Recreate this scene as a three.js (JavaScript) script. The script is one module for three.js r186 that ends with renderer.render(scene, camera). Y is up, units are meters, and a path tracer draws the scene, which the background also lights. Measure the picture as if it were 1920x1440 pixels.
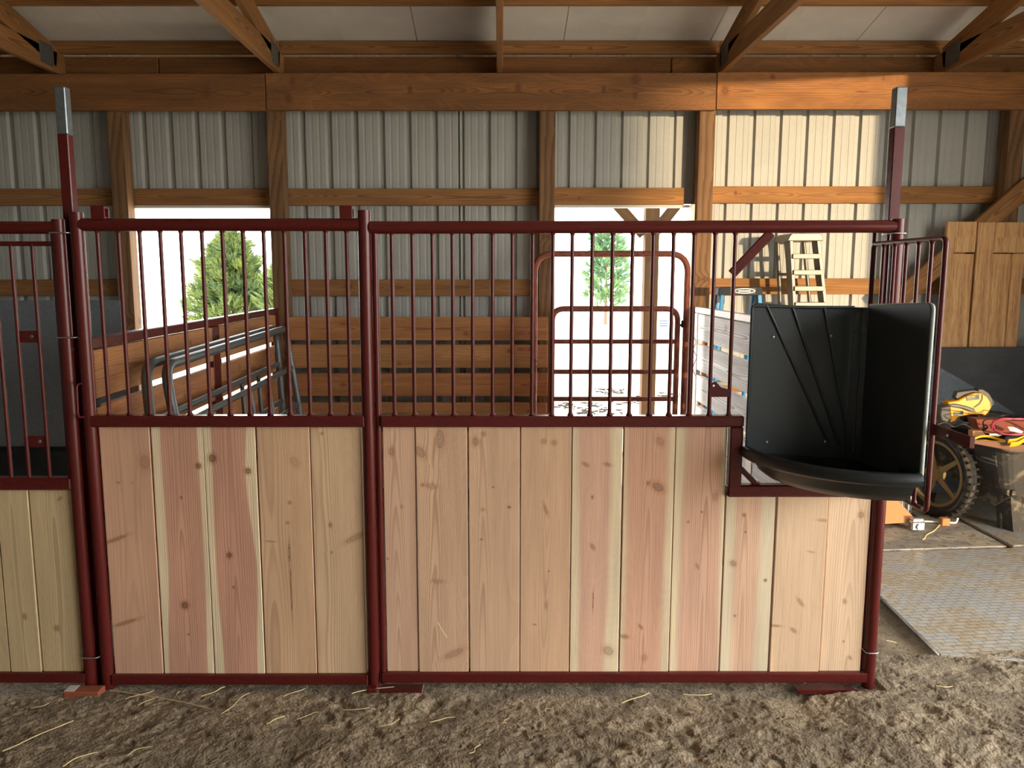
import * as THREE from 'three';
import { mergeGeometries, mergeVertices } from 'three/addons/utils/BufferGeometryUtils.js';

// ------------------------------------------------------------------ camera, sky, sun, exposure
const scene = new THREE.Scene();
const EYE = 1.55, CZ = 2.9, F = 1500, PX = 937, PY = 720, PITCH = Math.atan(202 / 1500);
const camera = new THREE.PerspectiveCamera(2 * Math.atan(720 / F) * 180 / Math.PI, 4 / 3, 0.05, 400);
camera.position.set(0, EYE, CZ);
camera.rotation.order = 'YXZ';
camera.rotation.x = -PITCH;
camera.setViewOffset(1920, 1440, 960 - PX, 0, 1920, 1440);
const renderer = new THREE.WebGLRenderer({ antialias: true });
renderer.toneMapping = THREE.LinearToneMapping;
renderer.toneMappingExposure = 10.8;
renderer.shadowMap.enabled = true;
scene.background = new THREE.Color().setRGB(1.0, 0.995, 0.97);          // even, thin overcast
const SUN_DIR = new THREE.Vector3(-0.55, -0.03, -1).normalize();          // low evening sun
const sun = new THREE.DirectionalLight(new THREE.Color().setRGB(1.0, 0.74, 0.44), 0.5);
sun.position.copy(SUN_DIR).multiplyScalar(-40); sun.target.position.set(0, 0, 0);
sun.castShadow = true; sun.shadow.radius = 2.2; sun.shadow.mapSize.set(2048, 2048);
Object.assign(sun.shadow.camera, { left: -20, right: 20, top: 12, bottom: -12, near: 1, far: 90 });
scene.add(sun, sun.target);

// ------------------------------------------------------------------ helpers
let seed = 1234567;
const rnd = () => { seed = (seed + 0x6d2b79f5) | 0; let t = Math.imul(seed ^ (seed >>> 15), 1 | seed); t = (t + Math.imul(t ^ (t >>> 7), 61 | t)) ^ t; return ((t ^ (t >>> 14)) >>> 0) / 4294967296; };
const rr = (a, b) => a + (b - a) * rnd();
const V = (x, y, z) => new THREE.Vector3(x, y, z);
const lerp = (a, b, t) => a + (b - a) * t, clamp = (x, a = 0, b = 1) => Math.min(b, Math.max(a, x));
const sst = (a, b, x) => { const t = clamp((x - a) / (b - a)); return t * t * (3 - 2 * t); };
const CP = Math.cos(PITCH), SP = Math.sin(PITCH);
// a picture point carried to the real plane z (metres), or to the floor
function at(px, py, z) { const x = (px - PX) / F, y = (PY - py) / F, t = (CZ - z) / (CP + y * SP); return V(x * t, EYE + (y * CP - SP) * t, z); }
function onFloor(px, py, h = 0) { const x = (px - PX) / F, y = (PY - py) / F, t = (h - EYE) / (y * CP - SP); return V(x * t, h, CZ - t * (CP + y * SP)); }
// hash noise
const hsh = (x, y) => { let h = Math.imul(x, 374761393) + Math.imul(y, 668265263) | 0; h = Math.imul(h ^ (h >>> 13), 1274126177); return ((h ^ (h >>> 16)) >>> 0) / 4294967296; };
function ns(x, y) { const i = Math.floor(x), j = Math.floor(y), u = x - i, v = y - j, a = u * u * (3 - 2 * u), b = v * v * (3 - 2 * v); return lerp(lerp(hsh(i, j), hsh(i + 1, j), a), lerp(hsh(i, j + 1), hsh(i + 1, j + 1), a), b); }
const fbm = (x, y, o = 4) => { let s = 0, a = 0.5, t = 0; for (let k = 0; k < o; k++) { s += a * ns(x, y); t += a; x = x * 2.03 + 17.1; y = y * 2.03 + 5.7; a *= 0.5; } return s / t; };

const used = {};
function numbered(n) { used[n] = (used[n] ?? -1) + 1; return used[n] ? n + '_' + String(used[n]).padStart(3, '0') : n; }
function thing(name, label, category, base = V(0, 0, 0), group) {
  const o = new THREE.Group(); o.name = numbered(name); o.position.copy(base); o.userData = { label, category };
  if (group) o.userData.group = group;
  scene.add(o); return o;
}
function struct(name) { const o = new THREE.Group(); o.name = name; o.userData.kind = 'structure'; scene.add(o); return o; }
// world-space geometry as a part of thing / part p
function part(p, name, geo, mat, label) {
  const m = new THREE.Mesh(geo, mat); m.name = name; m.castShadow = m.receiveShadow = true;
  if (p !== scene) { p.updateWorldMatrix(true, false); geo.applyMatrix4(p.matrixWorld.clone().invert()); }
  p.add(m); if (label) m.userData.label = label;
  return m;
}
function single(name, label, category, geo, mat, group) {      // a thing that is one mesh, its origin at its base
  geo.computeBoundingBox(); const b = geo.boundingBox, c = V((b.min.x + b.max.x) / 2, b.min.y, (b.min.z + b.max.z) / 2);
  geo.translate(-c.x, -c.y, -c.z);
  const m = new THREE.Mesh(geo, mat); m.name = numbered(name); m.position.copy(c); m.castShadow = m.receiveShadow = true;
  m.userData = { label, category }; if (group) m.userData.group = group;
  scene.add(m); return m;
}
const merge = (list) => mergeGeometries(list.map((g) => { const h = g.index ? g.toNonIndexed() : g; for (const k of Object.keys(h.attributes)) if (!['position', 'normal', 'uv'].includes(k)) h.deleteAttribute(k); return h; }));
// chamfered box, flat faces, centred
function bbox(w, h, d, b = 0.003) {
  b = Math.min(b, w / 2.2, h / 2.2, d / 2.2);
  const X = w / 2, Y = h / 2, Z = d / 2, pos = [], c = new Map();
  const pt = (sx, sy, sz, ax) => [sx * (X - (ax === 0 ? 0 : b)), sy * (Y - (ax === 1 ? 0 : b)), sz * (Z - (ax === 2 ? 0 : b))];
  const tri = (p, q, r) => { const u = V(q[0] - p[0], q[1] - p[1], q[2] - p[2]), v = V(r[0] - p[0], r[1] - p[1], r[2] - p[2]), n = u.cross(v); const m = V(p[0] + q[0] + r[0], p[1] + q[1] + r[1], p[2] + q[2] + r[2]); if (n.dot(m) < 0) pos.push(...p, ...r, ...q); else pos.push(...p, ...q, ...r); };
  const quad = (p, q, r, s) => { tri(p, q, r); tri(p, r, s); };
  for (const s of [-1, 1]) {
    quad(pt(s, -1, -1, 0), pt(s, 1, -1, 0), pt(s, 1, 1, 0), pt(s, -1, 1, 0));
    quad(pt(-1, s, -1, 1), pt(1, s, -1, 1), pt(1, s, 1, 1), pt(-1, s, 1, 1));
    quad(pt(-1, -1, s, 2), pt(1, -1, s, 2), pt(1, 1, s, 2), pt(-1, 1, s, 2));
    for (const t of [-1, 1]) {
      quad(pt(s, t, -1, 0), pt(s, t, 1, 0), pt(s, t, 1, 1), pt(s, t, -1, 1));
      quad(pt(s, -1, t, 0), pt(s, 1, t, 0), pt(s, 1, t, 2), pt(s, -1, t, 2));
      quad(pt(-1, s, t, 1), pt(1, s, t, 1), pt(1, s, t, 2), pt(-1, s, t, 2));
      for (const r of [-1, 1]) tri(pt(s, t, r, 0), pt(s, t, r, 1), pt(s, t, r, 2));
    }
  }
  const g = new THREE.BufferGeometry(); g.setAttribute('position', new THREE.Float32BufferAttribute(pos, 3)); g.computeVertexNormals();
  return boxUV(g);
}
// uv in metres by the way a face points
function boxUV(g) {
  const p = g.attributes.position, n = g.attributes.normal, uv = new Float32Array(p.count * 2);
  for (let i = 0; i < p.count; i++) {
    const ax = Math.abs(n.getX(i)), ay = Math.abs(n.getY(i)), az = Math.abs(n.getZ(i));
    if (ax >= ay && ax >= az) { uv[2 * i] = p.getZ(i); uv[2 * i + 1] = p.getY(i); } else if (ay >= az) { uv[2 * i] = p.getX(i); uv[2 * i + 1] = p.getZ(i); } else { uv[2 * i] = p.getX(i); uv[2 * i + 1] = p.getY(i); }
  }
  g.setAttribute('uv', new THREE.BufferAttribute(uv, 2)); return g;
}
const box = (x0, x1, y0, y1, z0, z1, b = 0.003) => { const g = bbox(Math.abs(x1 - x0), Math.abs(y1 - y0), Math.abs(z1 - z0), b); g.translate((x0 + x1) / 2, (y0 + y1) / 2, (z0 + z1) / 2); return g; };
function rod(p, q, r, seg = 10, r2 = r) { const d = q.clone().sub(p), g = new THREE.CylinderGeometry(r2, r, d.length(), seg); g.applyQuaternion(new THREE.Quaternion().setFromUnitVectors(V(0, 1, 0), d.clone().normalize())); g.translate(...p.clone().add(q).multiplyScalar(0.5).toArray()); return g; }
// bar between two points with small weld beads at its ends
function bar(p, q, r) {
  const L = p.distanceTo(q), prof = [[0.001, 0], [r * 1.75, 0], [r * 1.55, 0.004], [r * 1.15, 0.009], [r, 0.014], [r, L - 0.012], [r * 1.15, L - 0.008], [r * 1.5, L - 0.003], [r * 1.6, L], [0.001, L]].map(([a, b]) => new THREE.Vector2(a, b));
  const g = new THREE.LatheGeometry(prof, 10), d = q.clone().sub(p).normalize();
  g.applyQuaternion(new THREE.Quaternion().setFromUnitVectors(V(0, 1, 0), d)); g.translate(p.x, p.y, p.z); return g;
}
function tube(pts, r, seg = 8, closed = false, per = 10, tension = 0.5) { const c = new THREE.CatmullRomCurve3(pts, closed, 'centripetal', tension); return new THREE.TubeGeometry(c, Math.max(4, per * (pts.length - 1)), r, seg, closed); }
// polyline with rounded corners
function bent(pts, rad, n = 6) {
  const out = [pts[0]];
  for (let i = 1; i < pts.length - 1; i++) {
    const a = pts[i - 1], b = pts[i], c = pts[i + 1], u = a.clone().sub(b), v = c.clone().sub(b), k = Math.min(rad, u.length() / 2, v.length() / 2);
    const s = b.clone().add(u.setLength(k)), e = b.clone().add(v.setLength(k));
    for (let j = 0; j <= n; j++) { const t = j / n; out.push(s.clone().multiplyScalar((1 - t) ** 2).addScaledVector(b, 2 * t * (1 - t)).addScaledVector(e, t * t)); }
  }
  out.push(pts.at(-1)); return out;
}
function pipe(pts, r, seg = 10) {         // sweep a circle along a polyline
  const path = new THREE.CurvePath(); for (let i = 0; i < pts.length - 1; i++) if (pts[i].distanceTo(pts[i + 1]) > 1e-5) path.add(new THREE.LineCurve3(pts[i], pts[i + 1]));
  const gs = []; const P = pts.filter((p, i) => !i || p.distanceTo(pts[i - 1]) > 1e-5);
  const pos = [], nor = [], uv = [], idx = []; let up = Math.abs(P[1].clone().sub(P[0]).normalize().y) > 0.9 ? V(1, 0, 0) : V(0, 1, 0);
  P.forEach((p, i) => {
    const t = (P[i + 1] ?? p).clone().sub(P[i - 1] ?? p).normalize(), a = up.clone().addScaledVector(t, -up.dot(t)).normalize(), b = t.clone().cross(a); up = a;
    for (let k = 0; k <= seg; k++) { const w = k / seg * 2 * Math.PI, n = a.clone().multiplyScalar(Math.cos(w)).addScaledVector(b, Math.sin(w)); pos.push(p.x + n.x * r, p.y + n.y * r, p.z + n.z * r); nor.push(n.x, n.y, n.z); uv.push(k / seg, i); }
    if (i) for (let k = 0; k < seg; k++) { const s = (i - 1) * (seg + 1) + k, e = s + seg + 1; idx.push(s, s + 1, e, e, s + 1, e + 1); }
  });
  for (const [i, dir] of [[0, -1], [P.length - 1, 1]]) { const t = (dir > 0 ? P[i].clone().sub(P[i - 1]) : P[i].clone().sub(P[i + 1])).normalize(), c0 = pos.length / 3; pos.push(P[i].x, P[i].y, P[i].z); nor.push(t.x, t.y, t.z); uv.push(0, 0); for (let k = 0; k < seg; k++) { const s = i * (seg + 1) + k; dir > 0 ? idx.push(c0, s, s + 1) : idx.push(c0, s + 1, s); } }
  const g = new THREE.BufferGeometry(); g.setAttribute('position', new THREE.Float32BufferAttribute(pos, 3)); g.setAttribute('normal', new THREE.Float32BufferAttribute(nor, 3)); g.setAttribute('uv', new THREE.Float32BufferAttribute(uv, 2)); g.setIndex(idx); return g;
}
// prism: polygon [[u,v]..] in the plane of (o, U, W), thickness t along N
function prism(poly, o, U, W, t, bevel = 0) {
  const s = new THREE.Shape(poly.map(([a, b]) => new THREE.Vector2(a, b)));
  const g = new THREE.ExtrudeGeometry(s, { depth: t - 2 * bevel, bevelEnabled: bevel > 0, bevelThickness: bevel, bevelSize: bevel, bevelOffset: -bevel, bevelSegments: 1, curveSegments: 6 });
  g.translate(0, 0, bevel);
  const N = U.clone().cross(W).normalize(), m = new THREE.Matrix4().makeBasis(U.clone().normalize(), W.clone().normalize(), N).setPosition(o);
  g.applyMatrix4(m); return g;
}
const DX = V(1, 0, 0), DY = V(0, 1, 0), DZ = V(0, 0, 1);

// ------------------------------------------------------------------ textures
function dataTex(W, H, fn, srgb = true, repeat = true) {
  const d = new Uint8Array(W * H * 4);
  for (let y = 0; y < H; y++) for (let x = 0; x < W; x++) { const c = fn(x, y), i = (y * W + x) * 4; d[i] = clamp(c[0], 0, 255); d[i + 1] = clamp(c[1], 0, 255); d[i + 2] = clamp(c[2], 0, 255); d[i + 3] = 255; }
  const t = new THREE.DataTexture(d, W, H); if (srgb) t.colorSpace = THREE.SRGBColorSpace; t.magFilter = THREE.LinearFilter; t.minFilter = THREE.LinearMipmapLinearFilter; t.generateMipmaps = true;
  if (repeat) t.wrapS = t.wrapT = THREE.RepeatWrapping; t.needsUpdate = true; return t;
}
const mix3 = (a, b, t) => [lerp(a[0], b[0], t), lerp(a[1], b[1], t), lerp(a[2], b[2], t)];
// one sawn board: o = { heart, sap, sl, sr (sapwood width left/right, metres), ring, cx, d0, tilt, knots: [[across 0..1, along 0..1, radius m, kind]] , wid, len, k }
function woodPixel(o, a01, s01, id) {
  const wid = o.wid, a = a01 * wid, s = s01 * o.len;
  let bend = 0, knot = 0, kd = 9, kk = null;
  for (const k of o.knots ?? []) {
    const ka = k[0] * wid, ks = k[1] * o.len, st = k[3] ?? 1.3, ang = k[4] ?? 0, dx = a - ka, dy = s - ks, x = dx * Math.cos(ang) + dy * Math.sin(ang), y = -dx * Math.sin(ang) + dy * Math.cos(ang);
    const e = Math.sqrt(x * x + (y / st) * (y / st)) / k[2];
    bend += 0.9 * k[2] * Math.exp(-e * e * 0.16) * (x >= 0 ? 1 : -1) * Math.min(1, Math.abs(e)); if (e < kd) { kd = e; kk = k; }
  }
  const wob = (ns(s * 1.7 + id * 31, id * 7.3) - 0.5) * (o.wob ?? 0.02), d = o.d0 + o.tilt * s + (fbm(s * 1.3 + id * 11, id * 3.1, 3) - 0.5) * (o.und ?? 0.03);
  const x = a - o.cx * wid + wob + bend * 0.7 + (ns(a * 30 + id * 5, s * 5) - 0.5) * 0.003, r = Math.sqrt(x * x + d * d);
  const ph = r / o.ring + (ns(a * 14 + id, s * 2.2) - 0.5) * 0.5, f = ph - Math.floor(ph);
  const late = sst(0.35, 0.9, f) * (1 - sst(0.93, 1, f)), amp = 0.55 + 0.6 * hsh(Math.floor(ph), id * 13 + 7);
  const sl = o.sl + (ns(s * 2.2, id * 9.1) - 0.5) * (o.sw ?? 0.02), sr = o.sr + (ns(s * 2.5, id * 5.7 + 40) - 0.5) * (o.sw ?? 0.02);
  const sf = o.soft ?? 0.004, sap = Math.max(1 - sst(sl - sf, sl + sf, a), 1 - sst(sr - sf, sr + sf, wid - a));
  let c = mix3(o.heart, o.sap, (o.sl || o.sr) ? clamp(sap) : 0);
  const g = (o.k ?? 0.2) * late * amp; c = [c[0] * (1 - g * 0.75), c[1] * (1 - g), c[2] * (1 - g * 1.05)];
  const fine = (ns(a * 900 + id * 77, s * 9) - 0.5) * 0.07 + (fbm(a * 22 + id, s * 2.4, 3) - 0.5) * (o.mott ?? 0.14); c = c.map((q) => q * (1 + fine));
  if (kk && kd < 2.4) {
    const dark = kk[5] ?? 0.55, ringy = 0.75 + 0.25 * Math.sin(kd * 14);
    if (kd < 1) c = mix3(c, [lerp(c[0], 74, 0.8), lerp(c[1], 44, 0.8), lerp(c[2], 26, 0.8)], dark * ringy * (kd > 0.8 ? 1.25 : 0.9)); else c = mix3(c, [c[0] * 0.86, c[1] * 0.76, c[2] * 0.68], (1 - sst(1, 2.4, kd)) * 0.7 * dark);
  }
  return c;
}
function woodAtlas(W, strip, boards) {
  const H = strip * boards.length;
  return dataTex(W, H, (x, y) => { const i = Math.floor(y / strip), a = ((y % strip) + 0.5) / strip; return woodPixel(boards[i], a, (x + 0.5) / W, boards[i].id ?? i + 1); }, true, false);
}
// maps strip i of n over a board whose long axis is L ('x','y','z'): u along, v across
function stripUV(g, L, i, n, len, u0 = 0, ulen = 1, flip = false) {
  g.computeBoundingBox(); const b = g.boundingBox, p = g.attributes.position, nn = g.attributes.normal, uv = new Float32Array(p.count * 2);
  const get = { x: (k) => p.getX(k), y: (k) => p.getY(k), z: (k) => p.getZ(k) }, span = { x: b.max.x - b.min.x, y: b.max.y - b.min.y, z: b.max.z - b.min.z }, others = ['x', 'y', 'z'].filter((q) => q !== L);
  const main = span[others[0]] >= span[others[1]] ? others[0] : others[1], sub = others.find((q) => q !== main);
  for (let k = 0; k < p.count; k++) {
    const N = { x: Math.abs(nn.getX(k)), y: Math.abs(nn.getY(k)), z: Math.abs(nn.getZ(k)) };
    let s = (get[L](k) - b.min[L]) / span[L], a = (get[main](k) - b.min[main]) / span[main];
    if (N[main] > 0.8) a = 0.06 + 0.2 * (get[sub](k) - b.min[sub]) / span[sub];
    if (N[L] > 0.8) s = 0.3 + 0.03 * (get[sub](k) - b.min[sub]) / span[sub];
    if (flip) a = 1 - a;
    uv[2 * k] = u0 + s * ulen; uv[2 * k + 1] = (i + 0.02 + a * 0.96) / n;
  }
  g.setAttribute('uv', new THREE.BufferAttribute(uv, 2)); return g;
}
const PINK = [206, 162, 136], TAN = [209, 176, 144], SAP = [227, 209, 173], LIGHT = [221, 189, 154];
const fir = (o) => ({ wid: 0.19, len: 0.97, ring: 0.0052, cx: 0.5, d0: 0.04, tilt: 0.01, sl: 0, sr: 0, heart: PINK, sap: SAP, k: 0.2, knots: [], ...o });
// the boards of the stall front, left to right, with the knots and sapwood edges that each shows (along: 0 = bottom)
const frontBoards = [
  fir({ heart: [203, 160, 131], ring: 0.009, k: 0.06, knots: [[0.86, 0.86, 0.017, 1.5, 0, 0.32], [0.22, 0.555, 0.006, 6, -1.2, 0.6], [0.3, 0.215, 0.006, 7, -1.25, 0.6], [0.33, 0.78, 0.003, 2, 1.4, 0.6], [0.6, 0.78, 0.0025, 1, 0, 0.5]] }),
  fir({ heart: [203, 155, 129], sl: 0.034, sr: 0.022, sw: 0.03, ring: 0.0075, d0: 0.012, und: 0.03, wob: 0.01, k: 0.17, knots: [[0.87, 0.845, 0.0085, 1.1, 0, 0.95], [0.48, 0.285, 0.011, 1.15, 0, 0.95], [0.52, 0.72, 0.004, 1.3, 0, 0.8], [0.52, 0.165, 0.003, 1.2, 0, 0.8]] }),
  fir({ heart: [201, 152, 127], sl: 0.026, sr: 0.03, sw: 0.03, ring: 0.008, d0: 0.01, und: 0.035, wob: 0.014, k: 0.17, knots: [[0.17, 0.875, 0.012, 1.2, 0, 0.95], [0.82, 0.825, 0.0095, 1.1, 0, 0.95], [0.4, 0.49, 0.008, 1.2, 0, 0.95], [0.45, 0.36, 0.003, 1.4, 0, 0.8]] }),
  fir({ und: 0.012, heart: [206, 170, 134], ring: 0.0044, d0: 0.09, tilt: 0.0, cx: 0.2, k: 0.13, knots: [[0.58, 0.7, 0.006, 1, 0, 0.5], [0.53, 0.62, 0.005, 1, 0, 0.6], [0.54, 0.5, 0.003, 12, 0, 0.8], [0.55, 0.35, 0.0028, 30, 0, 0.75], [0.2, 0.545, 0.0025, 6, 1.5, 0.5], [0.7, 0.86, 0.014, 1.5, 0.6, 0.22]] }),
  fir({ und: 0.014, heart: [209, 178, 142], ring: 0.0048, d0: 0.085, tilt: 0.0, cx: 0.12, k: 0.15, knots: [[0.35, 0.61, 0.006, 1.3, 0, 0.6], [0.83, 0.56, 0.01, 4, -1.1, 0.4], [0.36, 0.5, 0.004, 1, 0, 0.5], [0.25, 0.97, 0.005, 1, 1, 0.6]] }),
  fir({ heart: [207, 170, 142], wid: 0.14, ring: 0.0062, d0: 0.012, tilt: 0.03, cx: 0.35, und: 0.02, k: 0.16, knots: [[0.28, 0.9, 0.011, 1.3, 0, 0.5], [0.1, 0.47, 0.004, 1, 0, 0.6], [0.55, 0.68, 0.006, 1, 0, 0.4]] }),
  fir({ und: 0.01, heart: [208, 172, 141], ring: 0.0045, d0: 0.03, cx: 0.34, k: 0.16, knots: [[0.1, 0.9, 0.014, 1.6, 0.6, 0.45], [0.47, 0.95, 0.016, 2.2, 0, 0.4], [0.14, 0.77, 0.006, 1, 0, 0.6], [0.3, 0.765, 0.01, 2, 1.4, 0.35], [0.7, 0.08, 0.012, 3, -1.1, 0.4], [0.4, 0.38, 0.008, 2.5, 1.5, 0.3]] }),
  fir({ und: 0.01, heart: [209, 174, 142], ring: 0.0042, d0: 0.03, cx: 0.28, k: 0.15, knots: [[0.15, 0.94, 0.011, 1.4, 0, 0.5], [0.3, 0.97, 0.008, 1, 0, 0.4], [0.28, 0.67, 0.006, 1, 0, 0.4], [0.78, 0.68, 0.0045, 1, 0, 0.9], [0.48, 0.76, 0.003, 1, 0, 0.8], [0.25, 0.55, 0.004, 1, 0, 0.6]] }),
  fir({ und: 0.01, heart: [210, 172, 139], ring: 0.005, d0: 0.03, cx: 0.5, tilt: -0.02, k: 0.1, knots: [[0.45, 0.94, 0.009, 1, 0, 0.4], [0.65, 0.935, 0.009, 1, 0, 0.4], [0.5, 0.67, 0.005, 4, 0.3, 0.5], [0.57, 0.42, 0.003, 1, 0, 0.8], [0.52, 0.28, 0.005, 3, 0, 0.4], [0.3, 0.2, 0.002, 3, 1.4, 0.7]] }),
  fir({ soft: 0.013, und: 0.012, heart: [215, 173, 147], sl: 0.03, sr: 0.05, ring: 0.0055, d0: 0.05, cx: -0.3, k: 0.13, knots: [[0.28, 0.85, 0.006, 2, 1, 0.5], [0.7, 0.85, 0.006, 2, 1.3, 0.5], [0.42, 0.72, 0.004, 1.6, 0, 0.7], [0.44, 0.52, 0.006, 2, 0.5, 0.5], [0.46, 0.3, 0.002, 16, 0, 0.8], [0.78, 0.09, 0.016, 1.2, 0.8, 0.5]] }),
  fir({ soft: 0.013, heart: [211, 165, 137], sl: 0.014, sr: 0.03, ring: 0.0056, d0: 0.015, tilt: 0.015, cx: 0.5, und: 0.014, k: 0.16, knots: [[0.68, 0.76, 0.014, 1.5, 1, 0.6], [0.5, 0.775, 0.007, 1, 0, 0.5], [0.7, 0.94, 0.012, 1.5, 0.6, 0.35], [0.1, 0.15, 0.007, 2, 1.4, 0.6], [0.42, 0.19, 0.005, 2, 0.7, 0.6], [0.5, 0.06, 0.01, 1.3, 0, 0.35]] }),
  fir({ soft: 0.013, heart: [216, 173, 146], sl: 0.035, sr: 0.012, ring: 0.0062, d0: 0.012, tilt: 0.02, cx: 0.6, und: 0.014, wob: 0.03, k: 0.15, knots: [[0.3, 0.62, 0.004, 1, 0, 0.6], [0.55, 0.66, 0.003, 1, 0, 0.8], [0.5, 0.44, 0.005, 2, 0.4, 0.4], [0.8, 0.72, 0.01, 1.5, 0, 0.3]] }),
  fir({ soft: 0.013, heart: [218, 179, 149], sl: 0.045, sr: 0.06, sap: [222, 206, 174], ring: 0.0062, d0: 0.014, tilt: 0.015, cx: 0.45, und: 0.014, k: 0.14, knots: [[0.38, 0.66, 0.006, 1, 0, 0.6], [0.42, 0.59, 0.003, 1, 0, 0.8], [0.2, 0.46, 0.01, 1.2, 0.8, 0.55], [0.85, 0.39, 0.005, 1, 0, 0.95], [0.28, 0.24, 0.004, 1, 0, 0.7]] }),
  fir({ soft: 0.013, und: 0.01, heart: LIGHT, ring: 0.0058, d0: 0.06, cx: -0.35, tilt: -0.03, k: 0.14, knots: [[0.9, 0.64, 0.005, 4, 1.5, 0.4], [0.55, 0.3, 0.006, 3, 0.6, 0.45], [0.45, 0.18, 0.006, 2, 0.8, 0.5], [0.08, 0.2, 0.004, 5, 1.5, 0.6], [0.7, 0.51, 0.003, 4, 1.4, 0.4]] }),
  fir({ soft: 0.013, heart: [227, 195, 160], ring: 0.0095, d0: 0.01, tilt: 0.05, cx: 0.6, und: 0.03, k: 0.13, knots: [[0.77, 0.66, 0.012, 1, 0, 0.5], [0.52, 0.3, 0.007, 1.4, 0.4, 0.5], [0.55, 0.13, 0.004, 1, 0, 0.6], [0.72, 0.06, 0.006, 1.5, 0.8, 0.5]] }),
  fir({ heart: [203, 181, 139], ring: 0.006, d0: 0.03, k: 0.2, knots: [[0.6, 0.33, 0.01, 1, 0, 0.55], [0.3, 0.85, 0.005, 2, 1, 0.5]] }),
];
const frontTex = woodAtlas(1024, 128, frontBoards);
const M = {};
const std = (o) => new THREE.MeshStandardMaterial(o);
M.front = std({ map: frontTex, roughness: 0.78 });
// yellow-brown framing lumber, ten long strips
const pine = (o) => ({ wid: 0.22, len: 4.2, ring: 0.006, cx: 0.5, d0: 0.03, tilt: 0.006, sl: 0, sr: 0, heart: [147, 105, 60], sap: [158, 120, 73], k: 0.26, und: 0.05, wob: 0.03, mott: 0.3, knots: [], ...o });
const lumberBoards = [
  pine({ knots: [[0.62, 0.3, 0.03, 2.2, 0, 0.5], [0.4, 0.34, 0.02, 3, 0, 0.4], [0.5, 0.75, 0.02, 1.2, 0, 0.6], [0.3, 0.5, 0.014, 1, 0, 0.5]], heart: [129, 87, 49] }),
  pine({ knots: [[0.3, 0.05, 0.02, 1.2, 0, 0.8], [0.75, 0.06, 0.018, 1, 0, 0.7], [0.55, 0.32, 0.016, 1, 0, 0.9], [0.6, 0.56, 0.018, 1.3, 0, 0.8], [0.55, 0.75, 0.014, 1, 0, 0.9], [0.82, 0.82, 0.022, 1.4, 0, 0.85], [0.4, 0.82, 0.016, 1, 0, 0.8]], heart: [134, 92, 52] }),
  pine({ knots: [[0.5, 0.02, 0.02, 1.6, 0, 0.9], [0.85, 0.14, 0.011, 1.6, 0, 0.8], [0.45, 0.48, 0.024, 1, 0, 0.85], [0.82, 0.42, 0.01, 1, 0, 0.6], [0.4, 0.8, 0.016, 1, 0, 0.7]], heart: [153, 104, 57], d0: 0.014, ring: 0.009, und: 0.03 }),
  pine({ wid: 0.12, knots: [[0.6, 0.04, 0.012, 1, 0, 0.8], [0.5, 0.4, 0.01, 2, 0, 0.3], [0.4, 0.7, 0.012, 1, 0, 0.7]] }),
  pine({ wid: 0.12, knots: [[0.6, 0.07, 0.011, 1, 0, 0.95], [0.4, 0.55, 0.008, 1, 0, 0.6], [0.5, 0.85, 0.012, 1, 0, 0.5]], heart: [154, 109, 60] }),
  pine({ wid: 0.12, knots: [[0.3, 0.2, 0.01, 1, 0, 0.6], [0.6, 0.52, 0.013, 1.4, 0, 0.8], [0.4, 0.9, 0.01, 1, 0, 0.7]], heart: [142, 100, 57] }),
  pine({ wid: 0.12, und: 0.015, wob: 0.012, heart: [122, 92, 60], knots: [[0.5, 0.15, 0.014, 1.3, 0, 0.8], [0.3, 0.45, 0.016, 1, 0, 0.8], [0.6, 0.62, 0.014, 1.3, 0, 0.7], [0.4, 0.85, 0.01, 1, 0, 0.8]] }),
  pine({ wid: 0.19, heart: [175, 122, 76], sap: [182, 142, 94], len: 2.2, knots: [[0.7, 0.15, 0.01, 1.5, 0, 0.6], [0.3, 0.48, 0.012, 1, 0, 0.6], [0.6, 0.8, 0.01, 1, 0, 0.7]] }),
  pine({ wid: 0.19, heart: [178, 129, 81], ring: 0.0085, d0: 0.012, len: 2.2, knots: [[0.2, 0.35, 0.01, 1, 0, 0.5], [0.7, 0.65, 0.012, 1.6, 0.5, 0.6]] }),
  pine({ wid: 0.19, heart: [172, 117, 73], len: 2.2, knots: [[0.5, 0.25, 0.012, 1, 0, 0.6], [0.4, 0.9, 0.01, 1, 0, 0.7]] }),
];
const lumberTex = woodAtlas(2048, 72, lumberBoards), NL = lumberBoards.length;
M.lumber = std({ map: lumberTex, roughness: 0.82 });
const lumber = (x0, x1, y0, y1, z0, z1, L, strip, u0 = 0, ul = null) => { const g = box(x0, x1, y0, y1, z0, z1, 0.003), len = { x: Math.abs(x1 - x0), y: Math.abs(y1 - y0), z: Math.abs(z1 - z0) }[L]; return stripUV(g, L, strip, NL, len, u0, ul ?? Math.min(1 - u0, len / lumberBoards[strip].len)); };
// weathered, pale grey boards of the right partition
const greyTex = woodAtlas(1024, 96, [0, 1, 2, 3].map((i) => pine({ id: 60 + i, wid: 0.19, len: 2.2, heart: [224, 227, 232], ring: 0.011, d0: 0.01, und: 0.06, wob: 0.05, k: 0.3, mott: 0.25, knots: [[0.3, 0.2 + 0.15 * i, 0.014, 1.3, 0, 0.5], [0.6, 0.75, 0.012, 1, 0, 0.5]] })));
M.grey = std({ map: greyTex, roughness: 0.8 });
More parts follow.
